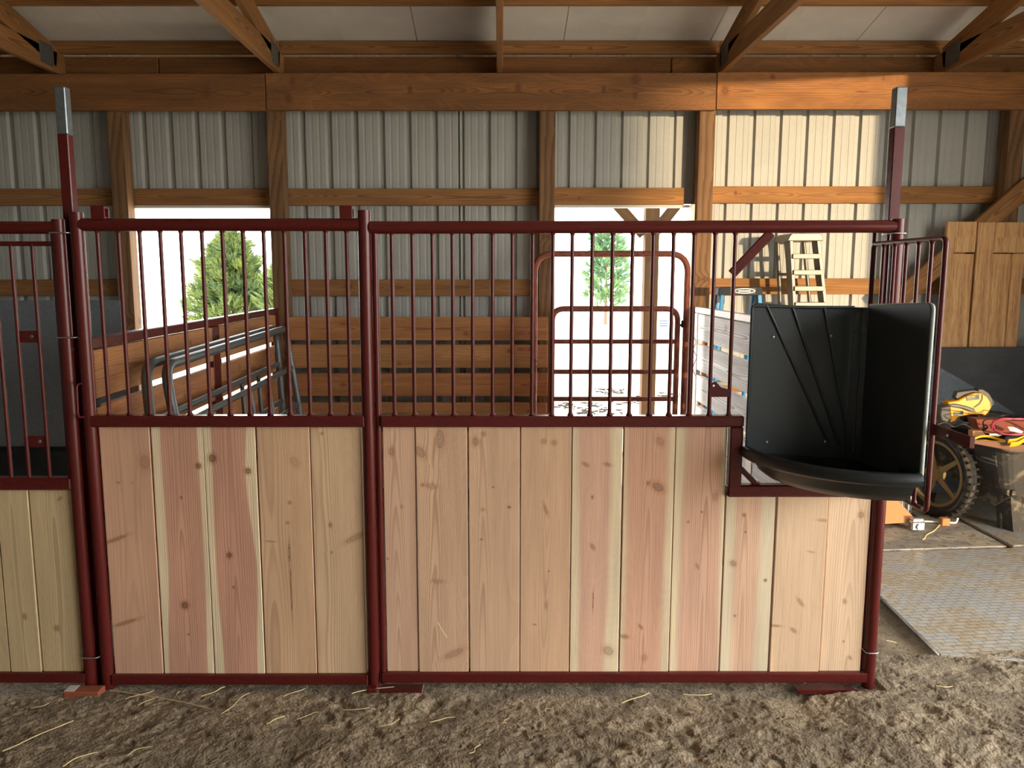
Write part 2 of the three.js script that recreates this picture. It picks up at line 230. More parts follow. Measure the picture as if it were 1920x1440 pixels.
// painted and plain steel
const scuff = dataTex(256, 256, (x, y) => { const n = fbm(x / 9, y / 9, 4), m = ns(x / 2.2, y / 2.2); const v = 235 + 40 * (n - 0.5) + 14 * (m - 0.5); return [v, v, v]; });
scuff.repeat.set(3, 3);
M.maroon = new THREE.MeshPhysicalMaterial({ color: 0x5c1e1b, roughness: 0.27, specularIntensity: 0.65, map: scuff, bumpMap: scuff, bumpScale: 0.0003 });
M.steel = std({ color: 0x8d959b, roughness: 0.38, metalness: 0.75, map: scuff });
M.zinc = std({ color: 0xc8ccd0, roughness: 0.28, metalness: 0.9 });
M.tubeGrey = std({ color: 0x6d7374, roughness: 0.4, metalness: 0.55, map: scuff });
const rustTex = dataTex(256, 256, (x, y) => { const n = fbm(x / 14, y / 14, 5), m = ns(x / 2, y / 2); const c = mix3([150, 84, 62], [104, 52, 38], sst(0.3, 0.7, n)); return c.map((q) => q * (0.85 + 0.3 * m)); }); rustTex.repeat.set(2, 2);
M.rust = std({ map: rustTex, roughness: 0.75, metalness: 0.1 });
M.rail = std({ color: 0xb5aeb0, roughness: 0.45, metalness: 0.35, map: scuff });
const sheetTex = dataTex(256, 256, (x, y) => { const n = fbm(x / 60, y / 60, 3); const v = 160 + 12 * (n - 0.5) + 5 * (ns(x / 2, y / 2) - 0.5); return [v - 1, v, v - 6]; });
M.sheet = std({ map: sheetTex, roughness: 0.5 });
const foamTex = dataTex(256, 256, (x, y) => { const v = 224 + 24 * (fbm(x / 60, y / 60, 3) - 0.5) + 6 * (ns(x / 3, y / 1.5) - 0.5); return [v, v - 3, v - 8]; });
M.foam = std({ map: foamTex, roughness: 0.7 });
const plasticTex = dataTex(256, 256, (x, y) => { const v = 128 + 90 * (ns(x / 2.5, y / 2.5) - 0.5) + 50 * (ns(x / 6, y / 6) - 0.5); return [v, v, v]; }, false);
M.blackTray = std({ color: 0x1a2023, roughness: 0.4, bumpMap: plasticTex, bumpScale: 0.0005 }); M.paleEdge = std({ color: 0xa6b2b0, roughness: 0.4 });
M.black = std({ color: 0x2f373b, roughness: 0.4, bumpMap: plasticTex, bumpScale: 0.0005 });
M.strip = std({ color: 0x2f373b, roughness: 0.2, bumpMap: plasticTex, bumpScale: 0.0004 });
M.blackDull = std({ color: 0x1d2022, roughness: 0.75, bumpMap: plasticTex, bumpScale: 0.0008 });
M.outer = std({ color: 0x9a9a96, roughness: 0.7 });

// ------------------------------------------------------------------ the barn
const ZP = -2.85, ZG = -2.96, ZS = -3.0, ROOF = (z) => 3.205 + 0.22 * (z + 2.85);       // post face, girt face, sheet; underside of the roof panels
const X_L = -7, X_R = 4.2, Z_F = 6.0;
const wb = struct('wall_back');
// ribbed steel sheets; ribs stand outward
const PITCHR = 0.189;
function sheet(x0, x1, y0, y1) {
  const prof = [], r = PITCHR, k0 = Math.floor((x0 - 0.3) / r) - 1, put = (x, z) => { if (x > x0 + 1e-4 && x < x1 - 1e-4) prof.push([x, z]); };
  prof.push([x0, 0]);
  for (let k = k0; k * r < x1 + 1; k++) {
    const c = k * r + 0.1; put(c - 0.027, 0); put(c - 0.014, -0.024); put(c + 0.014, -0.024); put(c + 0.027, 0);
    for (const m of [0.36, 0.64]) { const q = c + m * r; put(q - 0.009, 0); put(q - 0.005, -0.0016); put(q + 0.005, -0.0016); put(q + 0.009, 0); }
  }
  prof.push([x1, 0]);
  const gs = [];
  const pos = [], uv = [];
  for (let i = 0; i < prof.length - 1; i++) {
    const [a, za] = prof[i], [b, zb] = prof[i + 1];
    for (const [s, dz] of [[1, 0], [-1, -0.0012]]) { const q = [[a, y0, ZS + za + dz], [b, y0, ZS + zb + dz], [b, y1, ZS + zb + dz], [a, y1, ZS + za + dz]], o = s > 0 ? [0, 1, 2, 0, 2, 3] : [0, 2, 1, 0, 3, 2]; for (const j of o) { pos.push(...q[j]); uv.push(q[j][0], q[j][1]); } }
  }
  const g = new THREE.BufferGeometry(); g.setAttribute('position', new THREE.Float32BufferAttribute(pos, 3)); g.setAttribute('uv', new THREE.Float32BufferAttribute(uv, 2)); g.computeVertexNormals(); return g;
}
function sheets(x0, x1, y0, y1) { const n = Math.max(1, Math.round((x1 - x0) / 0.756)); for (let i = 0; i < n; i++) part(wb, 'sheet_panel', sheet(lerp(x0, x1, i / n), lerp(x0, x1, (i + 1) / n), y0, y1), M.sheet); }
const OPN = [[-2.65, -1.62], [0.385, 1.385]], OTOP = 2.055;
sheets(X_L, OPN[0][0], -0.1, 3.12); sheets(OPN[0][0], OPN[0][1], OTOP + 0.01, 3.12); sheets(OPN[0][1], OPN[1][0], -0.1, 3.12); sheets(OPN[1][0], OPN[1][1], OTOP + 0.01, 3.12); sheets(OPN[1][1], X_R, -0.1, 3.12);
const POSTS = [-5.7, -4.2, -2.673, -1.566, 0.333, 1.444, 3.6];
POSTS.forEach((x, i) => part(wb, 'post', lumber(x - 0.055, x + 0.055, -0.1, 2.9, ZP, ZP - 0.11, 'y', 6, 0.07 * (i % 4), 0.7), M.lumber));
// girts: between posts; none across the doorways at chest height
const GX = [[X_L, -2.7], [-1.62, 0.3], [1.5, X_R]];
part(wb, 'girt', lumber(X_L, -2.62, 2.054, 2.172, ZG, ZG - 0.038, 'x', 3), M.lumber); part(wb, 'girt', lumber(-2.62, -1.6, 2.054, 2.172, ZG, ZG - 0.038, 'x', 5, 0.3), M.lumber);
part(wb, 'girt', lumber(-1.6, 0.3, 2.054, 2.172, ZG, ZG - 0.038, 'x', 3, 0.02), M.lumber); part(wb, 'girt', lumber(0.36, 1.32, 2.06, 2.178, ZG, ZG - 0.038, 'x', 4, 0.5), M.lumber); part(wb, 'girt', lumber(1.5, X_R, 2.07, 2.188, ZG, ZG - 0.038, 'x', 4, 0.0, 1), M.lumber);
part(wb, 'girt', lumber(X_L, -2.7, 1.407, 1.527, ZG, ZG - 0.038, 'x', 5), M.lumber); part(wb, 'girt', lumber(-1.6, 0.3, 1.407, 1.527, ZG, ZG - 0.038, 'x', 5, 0.4), M.lumber); part(wb, 'girt', lumber(1.5, X_R, 1.42, 1.535, ZG, ZG - 0.038, 'x', 4, 0.35, 0.65), M.lumber);
part(wb, 'girt', lumber(X_L, -2.7, 0.7, 0.82, ZG, ZG - 0.038, 'x', 3), M.lumber); part(wb, 'girt', lumber(-1.6, 0.3, 0.7, 0.82, ZG, ZG - 0.038, 'x', 3), M.lumber); part(wb, 'girt', lumber(1.5, X_R, 0.7, 0.82, ZG, ZG - 0.038, 'x', 4), M.lumber);
// header beams on the inner face of the posts, and the outer row behind
part(wb, 'header_beam', lumber(-4.6, -1.612, 2.682, 2.925, ZP, ZP + 0.038, 'x', 0, 0.1, 0.75), M.lumber); part(wb, 'header_beam', lumber(-1.606, 1.486, 2.684, 2.93, ZP, ZP + 0.04, 'x', 1, 0, 1), M.lumber); part(wb, 'header_beam', lumber(1.492, X_R, 2.69, 2.936, ZP, ZP + 0.038, 'x', 2, 0, 1), M.lumber);
 part(wb, 'header_beam', lumber(X_L, -4.61, 2.684, 2.93, ZP, ZP + 0.038, 'x', 2), M.lumber);
for (const [a, b, s] of [[X_L, -2.4, 1], [-2.39, 1.2, 0], [1.21, X_R, 1]]) part(wb, 'header_beam', lumber(a, b, 2.80, 3.075, ZS + 0.002, ZS + 0.038, 'x', s), M.lumber);
// planks that line the stall's back
[1.262, 1.064, 0.858, 0.645, 0.43, 0.215].forEach((y, i) => part(wb, 'wall_plank', lumber(-1.52 + rr(-0.01, 0.01), 0.345 + rr(-0.006, 0.006), y - 0.167, y, ZP + 0.001, ZP + 0.037, 'x', 7 + (i % 3), 0.05 * i, 0.7), M.lumber));
// diagonal brace on the right
{ const a = at(1672, 572, -2.83), b = at(1945, 333, -2.83), d = b.clone().sub(a), g = stripUV(bbox(d.length(), 0.13, 0.036, 0.003), 'x', 3, NL, 1, 0.2, 0.5); g.rotateZ(Math.atan2(d.y, d.x)); g.translate((a.x + b.x) / 2, (a.y + b.y) / 2, ZP + 0.02); part(wb, 'brace', g, M.lumber); }
// doorway trim
M.paleTrim = std({ map: lumberTex, color: 0xffffff, roughness: 0.8 });
const door1 = struct('door_1'), door2 = struct('door_2');
part(door1, 'jamb', lumber(-2.72, -2.652, -0.1, 2.05, ZS - 0.03, ZG + 0.03, 'y', 5, 0.1, 0.5), M.lumber);
M.whiteTrim = std({ color: 0xc9c6bd, roughness: 0.6 });
part(door1, 'jamb', box(-1.626, -1.618, -0.1, 2.05, ZS - 0.03, ZG, 0.002), M.whiteTrim); part(door1, 'head_trim', box(-2.65, -1.62, 2.035, 2.054, ZS - 0.03, ZG, 0.002), M.whiteTrim);
part(door2, 'jamb', box(1.36, 1.386, -0.1, 2.055, ZS - 0.03, ZP - 0.02, 0.002), M.whiteTrim); part(door2, 'head_trim', box(0.39, 1.36, 2.04, 2.058, ZS - 0.03, ZG, 0.002), M.whiteTrim);

// roof: trusses, purlins, white panels between them
const ceil = struct('ceiling'), SL = Math.atan(0.22);
function sloped(x0, x1, z0, z1, yAt, h, mat, uvFn) {        // slab from z0 to z1 whose underside follows yAt, thickness h
  const L = Math.hypot(z1 - z0, yAt(z1) - yAt(z0)), g = bbox(Math.abs(x1 - x0), h, L, 0.003); if (uvFn) uvFn(g);
  g.translate(0, h / 2, 0); g.rotateX(-SL); g.translate((x0 + x1) / 2, (yAt(z0) + yAt(z1)) / 2, (z0 + z1) / 2); return g;
}
const chordY = (z) => 2.965 + 0.22 * (z + 2.85);
const TX = [-6.12, -4.59, -3.06, -1.53, 0, 1.53, 3.06];
TX.forEach((x, i) => {
  const tr = new THREE.Group(); tr.name = 'truss'; ceil.add(tr);
  const w = 0.02;
  part(tr, 'bottom_chord', lumber(x - w, x + w, 2.934, 3.076, ZP - 0.1, Z_F, 'z', 3 + (i % 3), 0.02, 0.9), M.lumber);
  part(tr, 'top_chord', sloped(x - w, x + w, ZP + 0.02, Z_F, chordY, 0.138, null, (g) => stripUV(g, 'z', 3 + ((i + 1) % 3), NL, 1, 0.05, 0.9)), M.lumber);
  for (const z of [-0.2, 2.4, 5]) part(tr, 'web', lumber(x - w, x + w, 3.076, chordY(z), z, z + 0.09, 'y', 4, 0.1, 0.2), M.lumber);
  for (const s of [-1, 1]) part(tr, 'gusset_plate', box(x + s * (w + 0.0005), x + s * (w + 0.0025), 2.96, 3.10, ZP + 0.05, ZP + 0.22, 0.0008), M.steel);
});
const purlinY = (z) => chordY(z) + 0.14;
for (let k = 0; k < 17; k++) { const z = -2.94 + 0.6 * k; for (const [a, b] of [[X_L, -1.531], [-1.529, 1.529], [1.531, X_R]]) { if (k > 5 && a !== X_L) continue; part(ceil, 'purlin', lumber(a, k > 5 ? X_R : b, purlinY(z), purlinY(z) + 0.086, z - 0.018, z + 0.018, 'x', 3 + (k % 3), 0.1, 0.85), M.lumber); } }
for (let k = -7; k < 9; k++) { const a = Math.max(X_L, 0.444 + 1.02 * (k) + 0.0015), b = Math.min(X_R, 0.444 + 1.02 * (k + 1) - 0.0015); if (b - a < 0.05) continue; part(ceil, 'roof_panel', sloped(a, b, -3.02, Z_F, (z) => purlinY(z) + 0.088, 0.02), M.foam); }
part(ceil, 'roof_deck', sloped(X_L - 0.3, X_R + 0.3, -3.25, Z_F + 0.2, (z) => purlinY(z) + 0.115, 0.03), M.outer);

// the other walls, thick, with the big side door (right) and the tall window the sun comes through (front)
const SLANT = SUN_DIR.x / SUN_DIR.z, DZ0 = ZS + (X_R - 2.68) / SLANT, DZ1 = 5.3, DH = 3.12;      // the open side door; its near jamb and head bound the patch of sun on the back wall
const wr = struct('wall_right'); part(wr, 'cladding', box(X_R, X_R + 0.12, -0.1, 5.6, -3.02, DZ0), M.outer); part(wr, 'cladding', box(X_R, X_R + 0.12, DH, 5.6, DZ0, DZ1), M.outer); part(wr, 'cladding', box(X_R, X_R + 0.12, -0.1, 5.6, DZ1, Z_F), M.outer);
const wl = struct('wall_left'); part(wl, 'cladding', box(X_L - 0.12, X_L, -0.1, 5.6, -3.02, Z_F), M.outer);
const wf = struct('wall_front'); part(wf, 'cladding', box(X_L - 0.12, X_R + 0.12, -0.1, 5.6, Z_F, Z_F + 0.12), M.outer);

// ------------------------------------------------------------------ floor
const dirtTex = dataTex(1024, 1024, (x, y) => {
  const n = fbm(x / 90, y / 90, 5), m = fbm(x / 12 + 50, y / 12, 4), q = ns(x / 1.7, y / 1.7);
  let c = mix3([116, 103, 84], [145, 130, 107], sst(0.3, 0.72, n)); c = mix3(c, [84, 74, 60], sst(0.56, 0.74, m) * 0.6); c = c.map((v) => v * (0.86 + 0.28 * q));
  if (hsh(x >> 1, y >> 1) > 0.9985) c = [196, 182, 150];
  return c;
});
const dirtBump = dataTex(512, 512, (x, y) => { const v = 255 * (0.6 * fbm(x / 14, y / 14, 5) + 0.4 * ns(x / 2.4, y / 2.4)); return [v, v, v]; }, false);
M.dirt = std({ map: dirtTex, roughness: 0.95, bumpMap: dirtBump, bumpScale: 0.008 });
const ridge = (x, y) => 1 - Math.abs(2 * fbm(x, y, 3) - 1);
const EDGE = [onFloor(1640, 1112), onFloor(1705, 1158), onFloor(1800, 1176), onFloor(1930, 1188)];
function mudMask(x, z) {            // 1 where loose dirt lies thick, 0 on the matted floor at the right
  if (x < 1.36) return z > -0.2 ? 1 : 0.8;
  let e = EDGE[0].z; for (let i = 0; i < 3; i++) if (x >= EDGE[i].x) e = lerp(EDGE[i].z, EDGE[i + 1].z, clamp((x - EDGE[i].x) / (EDGE[i + 1].x - EDGE[i].x)));
  return sst(e - 0.12, e + 0.16, z + (fbm(x * 5, z * 5, 3) - 0.5) * 0.4);
}
function dirtH(x, z) {
  const wx = x + 0.12 * (fbm(x * 3 + 9, z * 3, 2) - 0.5), wz = z + 0.12 * (fbm(x * 3, z * 3 + 4, 2) - 0.5);
  let h = -0.02 + 0.04 * (fbm(wx * 2.1, wz * 2.6, 3) - 0.5) + 0.012 * (ridge(wx * 5.5, wz * 8) - 0.55) + 0.012 * (fbm(wx * 22, wz * 26, 4) - 0.5) + 0.006 * (ridge(wx * 34, wz * 40) - 0.5);
  h -= 0.014 * sst(0.58, 0.72, fbm(wx * 8 + 3, wz * 10, 3)) * sst(0.35, 0.6, ns(wx * 2 + 7, wz * 2)) + 0.006 * sst(0.6, 0.7, fbm(wx * 19, wz * 24 + 8, 3));
  const near = sst(0.06, 0.0, Math.abs(z) - 0.02); h = lerp(h, -0.024 + (h + 0.02) * 0.4, x < 1.5 ? near * 0.9 : 0);
  const mk = mudMask(x, z); return lerp(-0.035 + 0.012 * (fbm(x * 9, z * 9, 3) - 0.5), h + (x > 1.36 ? 0.022 : 0.022 * sst(1.1, 1.36, x)) * (z > 0.06 || x > 1.46 ? 1 : 0.3), mk);
}
function field(x0, x1, z0, z1, nx, nz, fn) {
  const g = new THREE.PlaneGeometry(1, 1, nx, nz), p = g.attributes.position, uv = g.attributes.uv;
  for (let i = 0; i < p.count; i++) { const x = lerp(x0, x1, p.getX(i) + 0.5), z = lerp(z0, z1, 0.5 - p.getY(i)); p.setXYZ(i, x, fn(x, z), z); uv.setXY(i, x, z); }
  g.computeVertexNormals(); return g;
}
const fl = struct('floor');
part(fl, 'trodden_dirt', field(-2.4, 3.2, -0.25, 1.3, 1100, 300, dirtH), M.dirt);
part(fl, 'dirt', field(X_L, X_R, -3.1, -0.25, 160, 40, (x, z) => -0.045 + 0.02 * (fbm(x * 2, z * 2, 3) - 0.5)), M.dirt);
part(fl, 'dirt', field(X_L, X_R, 1.3, Z_F + 0.3, 120, 60, (x, z) => -0.03 + 0.04 * (fbm(x * 2, z * 2, 4) - 0.5)), M.dirt); part(fl, 'dirt', field(X_L, -2.4, -0.25, 1.3, 40, 20, () => -0.03), M.dirt); part(fl, 'dirt', field(3.2, X_R, -0.25, 1.3, 40, 20, () => -0.03), M.dirt);

// ------------------------------------------------------------------ the stall front
const zx = (px, py) => at(px, py, 0).x, zy = (py, px = 937) => at(px, py, 0).y;
const XL = -1.506, XM = -0.483, XR = 1.418, MID = 1.0235, NB = 16;
function board(p, x0, x1, y0, y1, i, fn) {
  const g = fn ? fn() : box(x0, x1, y0, y1, -0.032, 0.004, 0.0025); return part(p, 'board', g, M.front);
}
const uvBoard = (g, i) => stripUV(g, 'y', i, NB, 1);
// --- left section
const sl = thing('stall_divider', 'left red-framed stall panel with five wide vertical boards below thirteen bars', 'stall panel', V(-1, -0.02, 0));
part(sl, 'post', rod(V(XL, -0.03, 0), V(XL, 1.775, 0), 0.0235, 20), M.maroon); part(sl, 'post', rod(V(XM, -0.03, 0), V(XM, 1.782, 0), 0.0235, 20), M.maroon);
part(sl, 'foot_plate', box(XM - 0.022, XM + 0.016, -0.045, 0.0, 0.006, 0.05, 0.003), M.maroon);
part(sl, 'top_rail', rod(V(XL + 0.012, 1.732, 0), V(XM - 0.015, 1.732, 0), 0.0228, 20), M.maroon);
part(sl, 'middle_rail', box(XL + 0.006, XM - 0.012, MID - 0.021, MID + 0.021, -0.0205, 0.0225, 0.004), M.maroon);
part(sl, 'bottom_rail', box(XL + 0.02, XM - 0.02, 0.0, 0.039, -0.0205, 0.0225, 0.004), M.maroon);
for (const px of [204.6, 243, 281.5, 319, 356.5, 394.5, 432, 469.5, 507, 544.5, 582, 620, 658]) { const x = zx(px, 772); part(sl, 'bar', bar(V(x, MID + 0.02, 0), V(x, 1.714, 0), 0.0072), M.maroon); }
{ const e = [193.8, 292.7, 390.3, 488, 587.1, 684.8].map((q) => zx(q, 1000)); e[0] = XL + 0.028; e[5] = XM - 0.026;
  for (let i = 0; i < 5; i++) { const g = box(e[i] + 0.0015, e[i + 1] - 0.0022, 0.036, MID - 0.02, -0.034 + rr(-0.002, 0.002), 0.003 + rr(-0.003, 0.004), 0.0022); uvBoard(g, i); const b = part(sl, 'board', g, M.front); b.rotation.z = [0, -0.002, 0.001, 0, 0.001][i]; } }
const bracket = (p, x0, x1, y0, y1) => { const s = new THREE.Shape([[-0.018, 0], [0.018, 0], [0.018, y1 - y0], [-0.018, y1 - y0]].map((q) => new THREE.Vector2(...q))); const h = new THREE.Path([[-0.0125, 0.006], [-0.0125, y1 - y0 - 0.006], [0.0125, y1 - y0 - 0.006], [0.0125, 0.006]].map((q) => new THREE.Vector2(...q))); s.holes.push(h); const g = new THREE.ExtrudeGeometry(s, { depth: x1 - x0, bevelEnabled: true, bevelSize: 0.002, bevelThickness: 0.002, bevelSegments: 2 }); g.rotateY(Math.PI / 2); g.translate(x0, y0, 0); return part(p, 'track_bracket', g, M.maroon); };
bracket(sl, zx(176, 400), zx(199, 400), 1.752, 1.795); bracket(sl, zx(639, 400), zx(661, 400), 1.752, 1.795);
{ const a = V(XL - 0.018, 1.16, 0.024), b = V(XL - 0.020, 1.045, 0.024); part(sl, 'pull_handle', pipe(bent([V(XL - 0.012, 1.165, 0.018), V(XL - 0.016, 1.163, 0.05), V(XL - 0.018, 1.043, 0.05), V(XL - 0.014, 1.041, 0.018)], 0.018), 0.0045, 8), M.maroon); }
// --- right section with the feeder notch
const sr = thing('stall_divider', 'wide right red-framed stall panel with vertical boards and a square notch under the black feeder', 'stall panel', V(0.5, -0.02, 0));
const XN = zx(1377.5, 850), YN = 0.763;
part(sr, 'post', rod(V(XR, -0.02, 0), V(XR, 1.752, 0), 0.0228, 20), M.maroon);
part(sr, 'post', rod(V(XM + 0.0358, 0.0, 0), V(XM + 0.0358, 1.735, -0.002), 0.0115, 14), M.maroon);
part(sr, 'top_rail', rod(V(XM + 0.02, 1.722, 0), V(XR - 0.012, 1.726, 0), 0.0225, 20), M.maroon);
part(sr, 'middle_rail', box(XM + 0.046, XN + 0.0245, MID - 0.021, MID + 0.02, -0.0205, 0.0225, 0.005), M.maroon);
part(sr, 'notch_post', box(XN - 0.0235, XN + 0.0235, YN - 0.02, MID - 0.0215, -0.02, 0.022, 0.004), M.maroon);
part(sr, 'notch_rail', box(XN - 0.026, XR - 0.02, YN - 0.024, YN + 0.022, -0.0195, 0.0228, 0.006), M.maroon);
part(sr, 'bottom_rail', box(XM + 0.03, XR - 0.012, 0.008, 0.047, -0.0205, 0.0225, 0.004), M.maroon);
{ const px = [740, 777.5, 814, 850.5, 887, 923.7, 960, 997, 1034, 1069.5, 1106, 1143, 1179.5, 1217, 1254, 1291.5, 1329.5, 1366]; for (const q of px) { const x = zx(q, 772); part(sr, 'bar', bar(V(x, MID + 0.019, 0), V(x, 1.706, 0), 0.0072), M.maroon); } }
{ const e = [714.3, 782.3, 879.6, 975.3, 1070.6, 1165.8, 1261.4, 1358.4, 1453.5, 1550, 1633].map((q) => zx(q, 1000)); e[0] = XM + 0.05; e[10] = XR - 0.032;
  for (let i = 0; i < 10; i++) {
    const top = i < 7 ? MID - 0.02 : YN - 0.022; const g = box(e[i] + 0.001, e[i + 1] - [0.004, 0.005, 0.0015, 0.002, 0.004, 0.003, 0.004, 0.005, 0.003, 0][i], 0.044, top, -0.034 + rr(-0.002, 0.002), 0.002 + rr(-0.004, 0.004), 0.002);
    stripUV(g, 'y', 5 + i, NB, 1, 0, i < 7 ? 1 : 0.74); const b = part(sr, 'board', g, M.front); b.rotation.z = [0, 0.001, 0.001, 0, 0.0005, -0.001, 0, -0.001, -0.0015, -0.001][i];
  } }
{ const a = at(1372, 514, 0), b = at(1446, 436, 0), d = b.clone().sub(a), g = bbox(d.length(), 0.034, 0.012, 0.003); g.rotateZ(Math.atan2(d.y, d.x)); g.translate((a.x + b.x) / 2, (a.y + b.y) / 2, 0); part(sr, 'corner_brace', g, M.maroon); }
{ const a = at(1378, 868, 0), b = at(1424, 914, 0), d = b.clone().sub(a), g = bbox(d.length(), 0.02, 0.02, 0.003); g.rotateZ(Math.atan2(d.y, d.x)); g.translate((a.x + b.x) / 2, (a.y + b.y) / 2, 0); part(sr, 'corner_brace', g, M.maroon); }
{ const q = [[1329, 744], [1329, 726], [1337, 716], [1341, 715], [1352, 726], [1370, 731], [1370, 744]].map(([a, b]) => { const v = at(a, b, 0.004); return [v.x, v.y]; }), s = new THREE.Shape(q.map((v) => new THREE.Vector2(...v))), h = at(1338, 723, 0.004); s.holes.push(new THREE.Path().absarc(h.x, h.y, 0.0042, 0, 7, true)); const g = new THREE.ExtrudeGeometry(s, { depth: 0.005, bevelEnabled: false, curveSegments: 8 }); g.translate(0, 0, 0.003); part(sr, 'latch_plate', g, M.maroon); }
{ M.splinter = std({ color: 0xefe0bd, roughness: 0.8 }); M.crack = std({ color: 0x5a3b28, roughness: 0.95 }); const q = (x, y) => at(x, y, 0.004);
  const bd = sr.children.filter((c) => c.name === 'board')[1]; part(bd, 'splinter', pipe(bent([q(821, 1166), q(828, 1180), q(838, 1195)], 0.005), 0.0018, 5), M.splinter, 'pale lifted splinter'); part(bd, 'crack', pipe([q(822, 1172), q(817, 1192), q(813, 1222), q(808, 1240), q(803, 1255)], 0.0011, 4), M.crack, 'dark jagged crack'); }
// --- the neighbouring stall's front at the far left
const s2 = thing('stall_divider', 'darker red-framed stall front at the left edge with a low barred feed window', 'stall panel', V(-2, -0.02, 0));
const XN2 = -1.572, XN0 = -2.75;
part(s2, 'post', rod(V(XN2, -0.02, 0), V(XN2, 1.75, 0), 0.0235, 20), M.maroon); part(s2, 'top_rail', rod(V(XN0, 1.722, 0), V(XN2 - 0.01, 1.722, 0), 0.0225, 20), M.maroon);
part(s2, 'middle_rail', box(XN0, XN2 - 0.012, 0.765, 0.812, -0.0205, 0.0225, 0.006), M.maroon); part(s2, 'bottom_rail', box(XN0, XN2 - 0.012, 0.008, 0.047, -0.0205, 0.0225, 0.004), M.maroon);
{ const e = [zx(-190, 1100), zx(-92, 1100), zx(8, 1100), zx(68, 1100), zx(150, 1100)]; for (let i = 0; i < 4; i++) { const g = box(e[i] + 0.0015, e[i + 1] - 0.003, 0.044, 0.768, -0.034, 0.003 + rr(-0.003, 0.003), 0.0022); stripUV(g, 'y', 15, NB, 1, 0.05 * i, 0.74, i % 2 > 0); part(s2, 'board', g, M.front); } }
{ const x1 = zx(103, 470), y1 = at(60, 457, 0).y, y0 = at(60, 900, 0).y; part(s2, 'window_frame', pipe([V(XN0, y1, 0), V(x1, y1, 0)], 0.0085), M.maroon); part(s2, 'window_frame', pipe([V(x1, y0 - 0.01, 0), V(x1, 1.705, 0)], 0.012), M.maroon); part(s2, 'window_frame', pipe([V(XN0, y0, 0), V(x1, y0, 0)], 0.0085), M.maroon);
  for (const q of [-52, -17, 18, 58]) { const x = zx(q, 470) + 0.006; part(s2, 'bar', bar(V(x, y0, 0.001), V(x, y1, 0.001), 0.0068), M.maroon); }
  const xa = zx(18, 470) + 0.006, xb = zx(58, 470) + 0.006; for (const yy of [631, 827]) { const y = at(50, yy, 0).y, pl = part(s2, 'bolt_plate', box(xa, xb, y - 0.022, y + 0.021, -0.003, 0.003, 0.001), M.maroon); const b = new THREE.SphereGeometry(0.007, 10, 6); b.scale(1, 1, 0.5); b.translate((xa + xb) / 2 + 0.012, y, 0.004); part(pl, 'bolt', b, M.tubeGrey); } }
// --- square uprights behind the round posts: bare steel above, red below
function upright(x, label, ysplit) {
  const t = thing('square_upright', label, 'steel post', V(x, 0, -0.05)); const tubeG = (a, b) => box(x - 0.0195, x + 0.0195, a, b, -0.0695, -0.0305, 0.003);
  part(t, 'painted_length', tubeG(-0.03, ysplit), M.maroon); part(t, 'bare_length', tubeG(ysplit, 2.211), M.steel, 'unpainted grey steel top');
  part(t, 'end_cap', box(x - 0.0185, x + 0.0185, 2.2105, 2.213, -0.0685, -0.0315, 0.001), M.steel); return t;
}
upright(-1.552, 'square steel upright with bare grey top rising behind the left corner of the stall', 2.05);
upright(XR, 'square steel upright with bare grey top rising behind the right corner above the feeder', 2.075);
function clamp_(x0, x1, y, label) { const s = new THREE.Shape(), r = 0.004; s.absarc(0, 0, 0.0255, 0, Math.PI * 2); const h = new THREE.Path(); h.absarc(0, 0, 0.0240, 0, Math.PI * 2, true); s.holes.push(h);
  const pts = [], x = (x0 + x1) / 2, w = (x1 - x0) / 2 + 0.0255; const g = pipe(bent([V(x - w, y, 0), V(x - w, y, 0.0265), V(x + w, y, 0.0265), V(x + w, y, -0.074), V(x - w, y, -0.074), V(x - w, y, 0)], 0.02, 5), 0.0024, 6); return single('hose_clamp', label, 'clamp', g, M.zinc, 'metal strap clamps on the stall posts'); }
clamp_(-1.572, -1.552, at(130, 437, 0).y, 'thin metal strap clamp just under the top rail on the dark left post'); clamp_(-1.572, -1.552, at(140, 632, 0).y, 'thin metal strap clamp at mid height of the dark left post'); clamp_(-1.572, -1.552, at(170, 1228, 0).y, 'thin metal strap clamp near the foot of the dark left post');
clamp_(XR, XR, at(1680, 438, 0).y, 'shiny strap clamp under the right end of the top rail'); clamp_(XR, XR, at(1640, 1219, 0).y, 'metal strap clamp near the foot of the right corner post');

// ------------------------------------------------------------------ swing-out gate and corner feeder
const GXX = 1.372, gate = thing('swing_gate', 'small red barred gate swung out toward the aisle behind the black feeder', 'gate', V(GXX, 0.78, 0.1));
{ const gp = (z, y) => V(GXX, y, z);
  part(gate, 'frame', pipe(bent([gp(-0.076, 0.80), gp(-0.076, 1.667), gp(0.405, 1.667), gp(0.405, 0.80), gp(-0.076, 0.80)], 0.022), 0.0088), M.maroon); part(gate, 'hinge_pin', pipe([gp(-0.076, 1.66), gp(-0.076, 1.712)], 0.0065), M.maroon);
  for (let k = 1; k < 6; k++) part(gate, 'bar', bar(gp(-0.076 + 0.0802 * k, 0.805), gp(-0.076 + 0.0802 * k, 1.662), 0.0066), M.maroon);
  const fb = part(gate, 'latch_bar', box(GXX - 0.003, GXX + 0.004, 1.052, 1.088, 0.29, 0.612, 0.0015), M.maroon); part(gate, 'latch_bar', box(GXX - 0.004, GXX + 0.012, 1.052, 1.088, 0.608, 0.614, 0.0015), M.maroon); const b = new THREE.SphereGeometry(0.0045, 8, 6); b.translate(GXX - 0.004, 1.068, 0.5); part(fb, 'bolt', b, M.zinc);
  part(gate, 'cord_loop', pipe(bent([V(GXX - 0.002, 0.845, 0.16), V(GXX - 0.002, 0.86, 0.20), V(GXX - 0.002, 0.855, 0.235)], 0.02), 0.003, 6), M.maroon);
}
